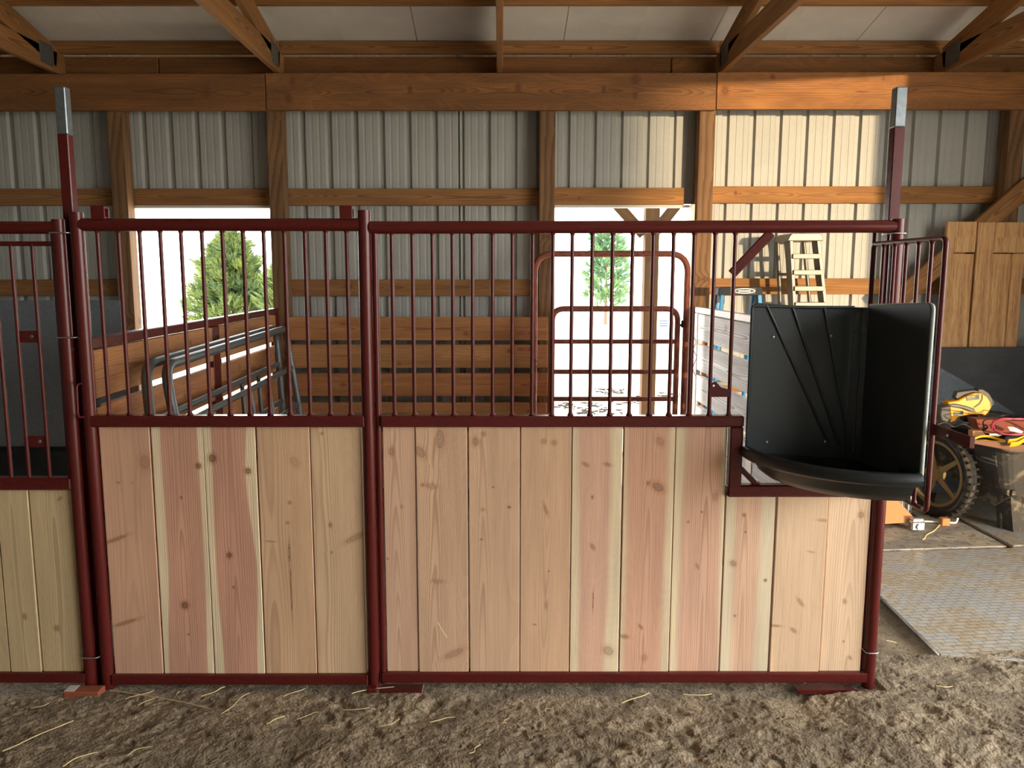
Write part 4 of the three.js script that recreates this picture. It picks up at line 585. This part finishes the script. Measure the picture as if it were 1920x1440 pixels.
// yellow saw on the load
M.yellow = std({ color: 0xdf9a0c, roughness: 0.45 }); M.dark = std({ color: 0x2b2b2a, roughness: 0.5 });
{ const z = -2.05, q = (px, py) => { const v = at(px, py, z); return [v.x, v.y]; };
  const b = at(1800, 792, z), t = thing('power_saw', 'yellow and black power saw lying on top of the loaded cart', 'saw', V(b.x, b.y - 0.02, z));
  const pr = (pts, k, z0 = z, bev = 0.006) => { const P = pts.map(([a, c]) => q(a, c)); let A = 0; P.forEach((p, i) => { const n = P[(i + 1) % P.length]; A += p[0] * n[1] - n[0] * p[1]; }); if (A < 0) P.reverse(); return prism(P, V(0, 0, z0), DX, DY, k, bev); };
  part(t, 'body', pr([[1776, 754], [1795, 751], [1812, 742], [1826, 737], [1840, 737], [1850, 744], [1856, 754], [1857, 764], [1853, 772], [1846, 779], [1840, 776], [1826, 776], [1806, 779], [1795, 782], [1790, 789], [1782, 791], [1780, 775], [1779, 765]], 0.07, z - 0.06), M.yellow);
  part(t, 'wheel_guard', pr([[1838, 730], [1848, 730], [1860, 738], [1867, 750], [1867, 762], [1861, 772], [1848, 782], [1844, 780], [1854, 768], [1857, 758], [1853, 746], [1846, 740], [1838, 738]], 0.05, z - 0.075), M.dark);
  part(t, 'handle', pr([[1792, 745], [1796, 735], [1810, 733], [1828, 731], [1838, 733], [1838, 738], [1826, 737], [1812, 741], [1796, 750]], 0.04, z - 0.05), M.dark);
  part(t, 'frame_arm', pr([[1772, 757], [1790, 756], [1808, 760], [1823, 765], [1826, 772], [1816, 771], [1800, 765], [1780, 762]], 0.02, z + 0.008), std({ color: 0x57534c, roughness: 0.5 }));
  part(t, 'seam', pr([[1838, 739], [1841, 739], [1841, 748], [1836, 757], [1826, 764], [1823, 763], [1834, 755], [1838, 747]], 0.004, z + 0.008, 0.001), M.dark);
  part(t, 'motor', pr([[1762, 764], [1776, 760], [1779, 766], [1780, 784], [1772, 792], [1763, 790], [1760, 776]], 0.09, z - 0.07), std({ color: 0x4c4a45, roughness: 0.6 }));
  part(t, 'grip', pr([[1801, 780], [1832, 777], [1840, 781], [1838, 786], [1830, 790], [1810, 791], [1803, 786]], 0.05, z - 0.03, 0.012), std({ color: 0x17181c, roughness: 0.2 }));
  const st = document.createElement('canvas'); st.width = 256; st.height = 96; const c = st.getContext('2d'); c.fillStyle = '#2a2a26'; c.fillRect(0, 0, 256, 96); c.fillStyle = '#b9a53c'; for (let i = 0; i < 6; i++) c.fillRect(14 + i * 28, 14, 20, 22); c.fillStyle = '#7f8578'; for (let r = 0; r < 3; r++) c.fillRect(14, 46 + r * 14, 150 + 30 * (r % 2), 7); const ct = new THREE.CanvasTexture(st); ct.colorSpace = THREE.SRGBColorSpace; const lm = std({ map: ct, roughness: 0.5 });
  for (const [a, b2, w, h] of [[1824, 745.5, 24, 9], [1797, 775, 18, 8]]) { const k = at(a, b2, z + 0.011), u = k.distanceTo(at(a + 1, b2, z + 0.011)), g = new THREE.BoxGeometry(w * u, h * u, 0.002); g.rotateZ(0.12); g.translate(k.x, k.y, k.z); part(t, 'sticker', g, lm); }
  part(t, 'blade', pipe(bent([V(...q(1869, 752), z - 0.05), V(...q(1873, 758), z - 0.05), V(...q(1860, 772), z - 0.05), V(...q(1845, 785), z - 0.05)], 0.02), 0.0022, 6), M.steel);
}
// load: boards, cords, straps, cardboard, paper
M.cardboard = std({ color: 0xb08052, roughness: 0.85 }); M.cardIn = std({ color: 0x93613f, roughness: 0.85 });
{ const z0 = -1.95, L = (px, py, z = z0) => at(px, py, z);
  const bx = (name, label, cat, pts, dz, m, z = z0, g2) => { const P = pts.map(([a, b]) => { const v = at(a, b, z); return [v.x, v.y]; }); let A = 0; P.forEach((p, i) => { const n = P[(i + 1) % P.length]; A += p[0] * n[1] - n[0] * p[1]; }); if (A < 0) P.reverse(); return single(name, label, cat, prism(P, V(0, 0, z - dz), DX, DY, dz, 0.002), m, g2); };
  bx('cardboard_box', 'red-brown cardboard carton half hidden under pink cord in the cart', 'box', [[1830, 786], [1925, 790], [1930, 815], [1838, 812]], 0.1, std({ color: 0x7c3f2d, roughness: 0.85 }), -1.90);
  bx('cardboard_flap', 'small brown cardboard piece between the saw and the yellow strap', 'cardboard', [[1824, 808], [1842, 808], [1850, 818], [1824, 820]], 0.05, M.cardboard, -1.82);
  bx('cardboard_flap', 'long pale cardboard edge along the rim of the cart', 'cardboard', [[1822, 824], [1860, 828], [1935, 836], [1935, 846], [1880, 842], [1826, 832]], 0.02, std({ color: 0x75513c, roughness: 0.85 }), -1.66);
  bx('paper_sheet', 'white paper label lying under the pink cord', 'paper', [[1889, 800], [1902, 801], [1919, 809], [1916, 813], [1894, 808]], 0.006, std({ color: 0xe6e0d2, roughness: 0.8 }), -1.8);
  bx('paper_sheet', 'cream paper scrap near the middle of the cart load', 'paper', [[1855, 813], [1868, 813], [1880, 816], [1872, 819], [1856, 817]], 0.006, std({ color: 0xdccbb0, roughness: 0.8 }), -1.74);
  { const g = box(-0.12, 0.3, 0.30, 0.575, -0.5, -0.12, 0.01); cart.updateMatrixWorld(true); g.applyMatrix4(cart.matrixWorld); single('tool_case', 'dark tool case filling the cart under the saw and cords', 'case', g, M.blackDull); }
  M.pink = std({ color: 0xb8415f, roughness: 0.5 }); M.cordBlack = std({ color: 0x202022, roughness: 0.5 }); M.strap = std({ color: 0xe2a91c, roughness: 0.6 });
  const loop = []; for (let k = 0; k < 26; k++) { const a = k / 26 * Math.PI * 2 * 2.2, w = 1 + 0.08 * Math.sin(k * 1.7); const v = at(1905 + 55 * w * Math.cos(a) * (0.9 + 0.1 * Math.sin(k)), 800 + 15 * w * Math.sin(a) + 1.5 * Math.sin(k * 2.3), -1.75 - 0.1 * Math.sin(a)); loop.push(v); }
  single('extension_cord', 'pink and red coiled extension cord on the right of the cart load', 'cord', tube(loop, 0.0042, 6, false, 10), M.pink);
  const l2 = []; for (let k = 0; k < 14; k++) { const a = -0.2 + k / 13 * 3.6; l2.push(at(1905 + 62 * Math.cos(a), 793 - 15 * Math.sin(a), -1.86 - 0.05 * Math.sin(k))); }
  single('extension_cord', 'black cord arching above the pink one in the cart', 'cord', tube(l2, 0.004, 6), M.cordBlack);
  single('extension_cord', 'grey-black cord lying along the dark tool case', 'cord', tube([[1758, 796], [1772, 792], [1788, 800], [1806, 795], [1822, 803], [1840, 808], [1852, 800], [1846, 796]].map(([a, b], i) => at(a, b, -1.88 - 0.01 * (i % 3))), 0.006, 6), M.cordBlack);
  const strapG = (pts, w, z) => { const c = new THREE.CatmullRomCurve3(pts.map(([a, b], i) => at(a, b, z - 0.015 * i % 0.05))), n = 40, pos = [], idx = []; for (let i = 0; i <= n; i++) { const p = c.getPoint(i / n), t = c.getTangent(i / n), s = V(-t.y, t.x, 0.6).normalize().multiplyScalar(w / 2); for (const [k, e] of [[1, 0.002], [-1, 0.002], [-1, -0.002], [1, -0.002]]) pos.push(p.x + s.x * k, p.y + s.y * k + e, p.z + s.z * k); } for (let i = 0; i < n; i++) for (let k = 0; k < 4; k++) { const a = i * 4 + k, b = i * 4 + (k + 1) % 4; idx.push(a, b, a + 4, b, b + 4, a + 4); } const g = new THREE.BufferGeometry(); g.setAttribute('position', new THREE.Float32BufferAttribute(pos, 3)); g.setIndex(idx); const h = g.toNonIndexed(); h.computeVertexNormals(); return boxUV(h); };
  M.strap.side = THREE.DoubleSide;
  single('ratchet_strap', 'yellow webbing strap looped along the cart rim', 'strap', strapG([[1822, 826], [1834, 820], [1850, 818], [1866, 822], [1884, 827], [1870, 829], [1848, 827], [1830, 827]], 0.012, -1.68), M.strap);
  single('ratchet_strap', 'yellow tow strap folded flat at the right end of the cart', 'strap', merge([strapG([[1890, 828], [1905, 826], [1922, 820], [1936, 816]], 0.03, -1.62), strapG([[1894, 834], [1908, 832], [1924, 824], [1938, 822]], 0.03, -1.61)]), M.strap);
}
// hardware on the floor
{ const f = onFloor;
  const a = f(1700, 986), t = thing('cardboard_box', 'open tan cardboard box behind the right corner post', 'box', V(a.x - 0.1, 0, a.z - 0.15)); const z1 = a.z - 0.02, z0 = z1 - 0.34, x0 = f(1590, 985).x, x1 = a.x - 0.03, h = 0.24;
  part(t, 'side', box(x0, x1, 0.004, h, z1 - 0.006, z1, 0.001), M.cardIn); part(t, 'side', box(x0, x1, 0.004, h, z0, z0 + 0.006, 0.001), M.cardIn); part(t, 'side', box(x0, x0 + 0.006, 0.004, h, z0 + 0.007, z1 - 0.007, 0.001), M.cardIn); part(t, 'side', box(x1 - 0.006, x1, 0.004, h, z0 + 0.007, z1 - 0.007, 0.001), M.cardIn); part(t, 'bottom', box(x0 + 0.007, x1 - 0.007, 0.004, 0.010, z0 + 0.007, z1 - 0.007, 0.001), M.cardIn);
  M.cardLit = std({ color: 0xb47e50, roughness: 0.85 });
  { const p = f(1656, 984), q = f(1703, 981), g = prism([[0, 0], [0.40, 0.02], [0.28, 0.17], [0, 0.17]], V(q.x - 0.40, h - 0.215, z1 + 0.09), DX, V(0, 0.9, -0.42).normalize(), 0.004, 0.0008); part(t, 'flap', g, M.cardLit); const g2 = prism([[0, 0], [0.2, 0], [0.24, 0.11], [0, 0.12]], V(x1 - 0.22, h - 0.03, z1 + 0.002), DX, V(0, 0.97, 0.2).normalize(), 0.004, 0.0008); part(t, 'flap', g2, M.cardLit); }
  const c0 = f(1732, 978), tr = thing('hardware_crate', 'low dark crate holding shiny bolts and hinges beside the cardboard box', 'crate', V(c0.x, 0, c0.z - 0.1)); part(tr, 'tray', merge([box(c0.x - 0.16, c0.x + 0.0, 0.003, 0.012, c0.z - 0.22, c0.z - 0.03, 0.002), box(c0.x - 0.16, c0.x + 0.0, 0.012, 0.07, c0.z - 0.22, c0.z - 0.21, 0.002), box(c0.x - 0.16, c0.x - 0.15, 0.012, 0.09, c0.z - 0.21, c0.z - 0.03, 0.002)]), M.blackDull);
  for (let i = 0; i < 9; i++) { const x = c0.x - 0.14 + 0.0155 * i, y = 0.05 + 0.02 * rnd(), z = c0.z - 0.15 + 0.05 * rnd(), g = rod(V(x, 0.012, z), V(x + rr(-0.006, 0.006), 0.1 + 0.03 * rnd(), z + rr(-0.02, 0.02)), 0.005 + 0.002 * rnd(), 8); single('bolt', ['shiny bolt standing at the left end of the dark crate', 'second shiny bolt from the left in the dark crate', 'third shiny bolt from the left in the dark crate', 'fourth shiny bolt from the left in the dark crate', 'middle shiny bolt in the dark crate', 'fourth shiny bolt from the right in the dark crate', 'third shiny bolt from the right in the dark crate', 'second shiny bolt from the right in the dark crate', 'shiny bolt standing at the right end of the dark crate'][i], 'bolt', g, M.zinc, 'steel bolts in the dark crate'); }
  const l = f(1722, 997), lt = thing('gate_latch', 'pale galvanised latch block on the dusty mat', 'latch', V(l.x, 0.003, l.z)); part(lt, 'body', box(l.x - 0.042, l.x + 0.042, 0.003, 0.062, l.z - 0.05, l.z, 0.008), M.zinc); part(lt, 'bolt_sleeve', rod(V(l.x + 0.005, 0.032, l.z - 0.01), V(l.x + 0.005, 0.032, l.z + 0.012), 0.02, 12), M.zinc); part(lt, 'lid', box(l.x - 0.036, l.x + 0.036, 0.062, 0.082, l.z - 0.045, l.z - 0.006, 0.006), M.zinc);
  M.white = std({ color: 0xd9d9d6, roughness: 0.4 });
  const r0 = f(1732, 981), r1 = f(1792, 984); single('pull_rod', 'thin pale rod with a hooked end lying by the cart wheel', 'rod', pipe(bent([V(r0.x, 0.012, r0.z), V(r1.x, 0.012, r1.z), V(r1.x + 0.01, 0.045, r1.z)], 0.012), 0.007, 8), M.white);
  const wb_ = f(1778, 990); single('wood_block', 'small square pine block on the floor before the cart wheel', 'wood block', box(wb_.x - 0.025, wb_.x + 0.025, 0.003, 0.052, wb_.z - 0.07, wb_.z - 0.025, 0.004), M.cardLit);
  const tw = [[1762, 984], [1750, 996], [1737, 1003], [1733, 1010], [1729, 1012]].map(([x, y]) => f(x, y, 0.008)); M.twine = std({ color: 0xcdb489, roughness: 0.9 }); single('twine', 'piece of tan twine trailing over the dusty mat', 'twine', tube(tw, 0.004, 6), M.twine);
}
// scraps under the stall front
{ const f = (x, y, h) => onFloor(x, y, h ?? -0.01);
  const a = f(178, 1282, 0.0); M.brick = std({ color: 0x8c4a30, roughness: 0.85 }); const bl = thing('wood_block', 'short red-painted wooden block on the dirt at the left corner of the stall', 'wood block', V(a.x, -0.03, 0.05)); part(bl, 'block', box(at(140, 1285, 0.0).x, at(206, 1285, 0).x, -0.03, 0.006, 0.03, 0.085, 0.004), M.brick); part(bl, 'cut_end', box(at(141, 1285, 0.0).x, at(160, 1285, 0).x, 0.0062, 0.0072, 0.034, 0.08, 0.0003), M.whiteTrim);
  const sk = (x0, x1, y, label) => { const p = at(x0, y, 0.03), q = at(x1, y, 0.03); single('angle_iron', label, 'steel angle', merge([box(p.x, q.x, -0.022, -0.017, -0.02, 0.05, 0.001), box(p.x, q.x, -0.017, -0.004, 0.046, 0.05, 0.001)]), M.maroon); };
  sk(712, 792, 1282, 'red steel strip on the dirt just right of the middle post foot'); sk(1495, 1606, 1283, 'red steel strip on the dirt near the right corner post');
}
// left background: grey sheet on a dark trough
{ const z = -2.35, x1 = at(228, 600, z).x; single('grey_panel', 'grey sheet panel standing in the left stall before the back wall', 'panel', box(-4.4, x1, at(60, 838, z).y, at(60, 563, z).y, z - 0.012, z, 0.003), std({ map: scuff, color: 0x767e84, roughness: 0.55 }));
  const t = thing('stock_trough', 'black trough carrying the grey sheet panel in the left stall', 'trough', V(-3.4, 0, z - 0.1)); part(t, 'tub', box(-4.4, x1 - 0.02, -0.03, at(60, 838, z).y - 0.001, z - 0.25, z + 0.05, 0.02), M.blackDull); }

// ------------------------------------------------------------------ straw on the dirt
{ M.straw = std({ color: 0xcdb98a, roughness: 0.8 });
  const S = [[395, 1332, 205, 1297, 'long curved straw below the left corner post'], [2, 1412, 135, 1353, 'longest pale straw at the lower left edge'], [115, 1440, 180, 1412, 'thick pale straw at the bottom left'], [235, 1314, 290, 1296, '!second short straw right of the foot block'], [262, 1322, 300, 1308, '!thin straw a hand right of the red wooden block'], [380, 1306, 424, 1286, 'bent straw under the left panel rail'], [416, 1338, 468, 1302, '!straw slanting below the first board of the left panel'], [498, 1359, 531, 1342, 'short pale straw right of centre left'], [236, 1417, 280, 1404, '!straw below the second board of the left panel'], [335, 1295, 336, 1312, '!faint straw stub at the lower left edge'], [534, 1308, 574, 1290, '!upright stub of straw under the left panel'], [712, 1358, 752, 1347, '!straw under the fourth board of the left panel'], [808, 1352, 854, 1344, 'pale straw under the middle of the right panel'], [940, 1357, 952, 1343, '!pale straw left of the middle of the picture foot'], [1018, 1331, 1036, 1328, '!short straw under the third board of the right panel'], [1164, 1316, 1216, 1298, 'split pale straw with a dark knot under the right panel'], [1240, 1277, 1280, 1281, '!stub of straw under the fourth board of the right panel'], [1284, 1300, 1338, 1295, 'straight pale straw under the notched panel'], [1497, 1288, 1514, 1276, '!straw close under the bottom rail right of the middle'], [1754, 1296, 1784, 1295, 'small pale straw on the dirt at the right'], [1660, 1208, 1678, 1210, '!steep straw under the middle of the wide panel'], [640, 1331, 690, 1328, '!tiny straw on the dirt just right of the corner post'], [660, 1303, 740, 1286, 'grey straw beside the middle post foot'], [60, 1330, 95, 1322, '!level straw left of the middle post'], [560, 1345, 600, 1336, '!small straw near the lower left corner'], [880, 1418, 900, 1398, '!straw lying between the two panels low in the picture'], [1030, 1289, 1044, 1304, '!slanted straw at the bottom edge in the middle']];
  S.forEach(([x0, y0, x1, y1, lab], i) => { const h = (p) => dirtH(p.x, p.z) + 0.009, a = onFloor(x0, y0, -0.01), b = onFloor(x1, y1, -0.01), n = 6, pts = []; for (let k = 0; k <= n; k++) { const p = a.clone().lerp(b, k / n); p.x += 0.006 * Math.sin(k * 1.1 + i); p.z += 0.008 * Math.sin(Math.PI * k / n) * (i % 2 ? 1 : -1); p.y = h(p); pts.push(p); }
    { const ya = h(a), yb = h(b); let ex = 0; pts.forEach((p, k) => { ex = Math.max(ex, p.y - lerp(ya, yb, k / n)); }); pts.forEach((p, k) => { p.y = lerp(ya, yb, k / n) + 0.75 * ex * Math.sin(Math.PI * (0.15 + 0.7 * k / n)); }); }
    const thin = lab[0] === '!', g = tube(pts, thin ? 0.0014 : 0.0019, 5, false, 4); single('straw', thin ? lab.slice(1) : lab, 'straw', g, M.straw, 'loose straws on the dirt'); });
}

// ------------------------------------------------------------------ outdoors
{ const og = struct('ground_outside'); M.earth = std({ map: dataTex(512, 512, (x, y) => { const n = fbm(x / 40, y / 40, 5); return mix3([196, 184, 160], [222, 212, 190], n); }), roughness: 0.95 });
  part(og, 'yard', field(-90, 90, -140, -3.1, 40, 40, () => -0.06), M.earth); part(og, 'yard', field(X_R, 90, -3.1, 60, 20, 20, () => -0.06), M.earth); part(og, 'yard', field(-90, X_R, Z_F + 0.1, 60, 20, 20, () => -0.06), M.earth); part(og, 'yard', field(-90, X_L, -3.1, Z_F + 0.1, 10, 10, () => -0.06), M.earth);
  // unseen building added across the yard; its corner cuts the sun on the left
  const sz = ZS + (14 - 1.1) / SLANT, sh = thing('added_shed', 'unseen white building added beyond the open side door to block the sun', 'added_shed', V(10.5, -0.06, sz + 3)); part(sh, 'wall', box(7, 14, -0.06, 3.9, sz, sz + 5.5, 0.01), std({ color: 0xf0f0ee, roughness: 0.6 })); part(sh, 'roof', prism([[6.7, 3.9], [14.05, 3.9], [10.4, 4.6]], V(0, 0, sz - 0.1), DX, DY, 5.9), std({ color: 0xd8d8d6, roughness: 0.6 }));
  M.weathered = std({ map: lumberTex, color: 0xb4ad9f, roughness: 0.9 });
  // lean-to frame
  const z = -5.5, px = at(1217, 600, z).x; const lt = thing('lean_to_frame', 'weathered wooden post with two diagonal braces standing outside the doorway', 'post', V(px, -0.06, z));
  part(lt, 'post', lumber(px - 0.072, px + 0.072, -0.06, 3.0, z - 0.07, z + 0.07, 'y', 6, 0.1, 0.6), M.weathered);
  for (const [a, b] of [[1152, 378], [1272, 380]]) { const p = at(a, b, z), q = at(a < 1200 ? 1207 : 1224, 440, z), d = p.clone().sub(q).multiplyScalar(1.5), g = stripUV(bbox(d.length(), 0.11, 0.04, 0.004), 'x', 6, NL, 1, 0.4, 0.2); g.rotateZ(Math.atan2(d.y, d.x)); g.translate(q.x + d.x / 2, q.y + d.y / 2, z + 0.0); part(lt, 'brace', g, M.weathered); }
  part(lt, 'roof', (() => { const g = bbox(9, 0.03, 2.75, 0.003); g.rotateX(-0.14); g.translate(px, 3.42, z + 1.22); return g; })(), M.outer);  // unseen roof, added to keep skylight off the post and braces
  part(lt, 'beam', lumber(px - 3, px + 4, 3.0, 3.2, z - 0.05, z + 0.05, 'x', 0), M.weathered);
  // trees
  M.juniper = std({ color: 0xffffff, roughness: 0.9, side: THREE.DoubleSide }); M.bark = std({ color: 0x5a4c42, roughness: 0.95 });
  // sprays of scale leaves along drooping and rising branches
  function spray(n, len, w) { const gs = []; for (let i = 0; i < n; i++) { const L = len * rr(0.5, 1), g = new THREE.ConeGeometry(w, L, 4); g.translate(0, L / 2, 0); g.rotateZ(rr(-0.75, 0.75)); g.rotateY(rr(0, 6.28)); g.translate(0, rr(0, 0.6) * len, 0); gs.push(g); } return merge(gs); }
  function tree(name, label, base, h, r, y0, nb, per, colA, colB, prof, size, lift) {
    const t = thing(name, label, 'tree', base); part(t, 'trunk', rod(base.clone(), base.clone().setY(h * 0.94), 0.06 * h / 3, 8, 0.012), M.bark);
    const n = nb * per, im = new THREE.InstancedMesh(spray(9, size, size * 0.07), M.juniper, n), m = new THREE.Matrix4(), qn = new THREE.Quaternion(), col = new THREE.Color(), wood = []; im.name = 'foliage'; im.userData.kind = 'stuff'; im.castShadow = im.receiveShadow = true;
    let c = 0; for (let k = 0; k < nb; k++) { const v = Math.pow((k + 0.5) / nb, 0.9), y = lerp(y0, h, v) - base.y, R = r * prof(v) * rr(0.62, 1.15), a = k * 2.39996 + rr(-0.3, 0.3), up = lift * rr(0.6, 1.4), tone = rnd();
      const A = V(0, y - up * R * 0.5, 0), B = V(Math.cos(a) * R, y + up * R * 0.5, Math.sin(a) * R), d = B.clone().sub(A).normalize(); if (k % 2 === 0) wood.push(rod(A.clone().add(base), A.clone().lerp(B, 0.8).add(base), 0.012, 5, 0.004));
      for (let j = 0; j < per; j++) { const s = Math.pow((j + 0.5) / per, 0.6), p = A.clone().lerp(B, s), w = R * 0.22 * (1.15 - s) + 0.05; p.add(V(rr(-w, w), rr(-w, w) * 0.8, rr(-w, w))); const o = d.clone().add(V(rr(-0.6, 0.6), rr(-0.1, 0.9), rr(-0.6, 0.6))).normalize(); qn.setFromUnitVectors(DY, o); m.compose(p, qn, V(1, 1, 1).multiplyScalar(rr(0.6, 1.15))); im.setMatrixAt(c, m); const q = clamp(0.55 * tone + 0.55 * rnd() - 0.1); col.setRGB(lerp(colA[0], colB[0], q), lerp(colA[1], colB[1], q), lerp(colA[2], colB[2], q)); im.setColorAt(c++, col); } }
    if (wood.length) part(t, 'branches', merge(wood), M.bark);
    t.add(im);
  }
  const zA = -20, cA = at(436, 560, zA), hA = at(436, 447, zA).y, rA = (at(520, 560, zA).x - at(350, 560, zA).x) / 2;
  tree('juniper_tree', 'dense yellow-green juniper seen through the left doorway', V(cA.x, -0.06, zA), hA, rA * 1.12, 0.15, 120, 34, [0.03, 0.075, 0.035], [0.16, 0.20, 0.035], (v) => Math.pow(1 - v, 0.7) * 0.97 + 0.04, 0.27, 0.35);
  const cB = at(540, 560, zA); tree('juniper_tree', 'lower juniper at the right edge of the left doorway', V(cB.x, -0.06, zA + 0.6), at(530, 505, zA).y, rA * 0.6, 0.15, 60, 26, [0.03, 0.075, 0.035], [0.16, 0.20, 0.035], (v) => Math.pow(1 - v, 0.6), 0.27, 0.35);
  const zP = -24, cP = at(1137, 520, zP); tree('pine_tree', 'sparse pale green pine washed out by the light behind the pipe gate', V(cP.x, -0.06, zP), at(1137, 428, zP).y, (at(1190, 520, zP).x - at(1085, 520, zP).x) / 2, at(1137, 572, zP).y, 56, 14, [0.05, 0.13, 0.08], [0.13, 0.24, 0.09], (v) => Math.sqrt(clamp(1.02 - v)) * (0.75 + 0.25 * sst(0, 0.3, v)) + 0.08, 0.3, 0.3);
  // low white box with louvres on the ground far behind the gate
  const zH = -18, hx = at(1244, 606, zH), t = thing('utility_box', 'low white box with dark louvres on the ground beyond the pipe gate', 'utility box', V(hx.x, -0.06, zH - 0.2)); M.siding = std({ color: 0xeeeeec, roughness: 0.8 });
  part(t, 'housing', box(hx.x - 0.3, hx.x + 0.22, -0.06, hx.y + 0.16, zH - 0.4, zH, 0.01), M.siding); for (let k = 0; k < 3; k++) part(t, 'louvre', box(hx.x - 0.11, hx.x + 0.11, hx.y - 0.09 + 0.065 * k, hx.y - 0.05 + 0.065 * k, zH + 0.001, zH + 0.012, 0.003), std({ color: 0x16324c, roughness: 0.3 }));
  // dry litter on the pale yard
  const lit = new THREE.InstancedMesh(new THREE.ConeGeometry(0.012, 0.13, 4).rotateZ(1.5), std({ color: 0x2c2620, roughness: 0.9 }), 260), m4 = new THREE.Matrix4(), q4 = new THREE.Quaternion(); lit.name = 'yard_litter'; lit.userData = { kind: 'stuff', label: 'dark twigs and dry litter strewn on the bright yard', category: 'litter' };
  for (let i = 0; i < 260; i++) { const c = [[1145, 734], [1090, 760], [1190, 752], [1120, 772], [1240, 742]][i % 5], p = onFloor(c[0] + rr(-28, 28) * (i % 5 ? 1.6 : 1), c[1] + rr(-6, 6), -0.05); q4.setFromAxisAngle(DY, rr(0, 6.28)); m4.compose(p, q4, V(1, 1, 1).multiplyScalar(rr(0.4, 1.1))); lit.setMatrixAt(i, m4); }
  scene.add(lit);
}

renderer.render(scene, camera);
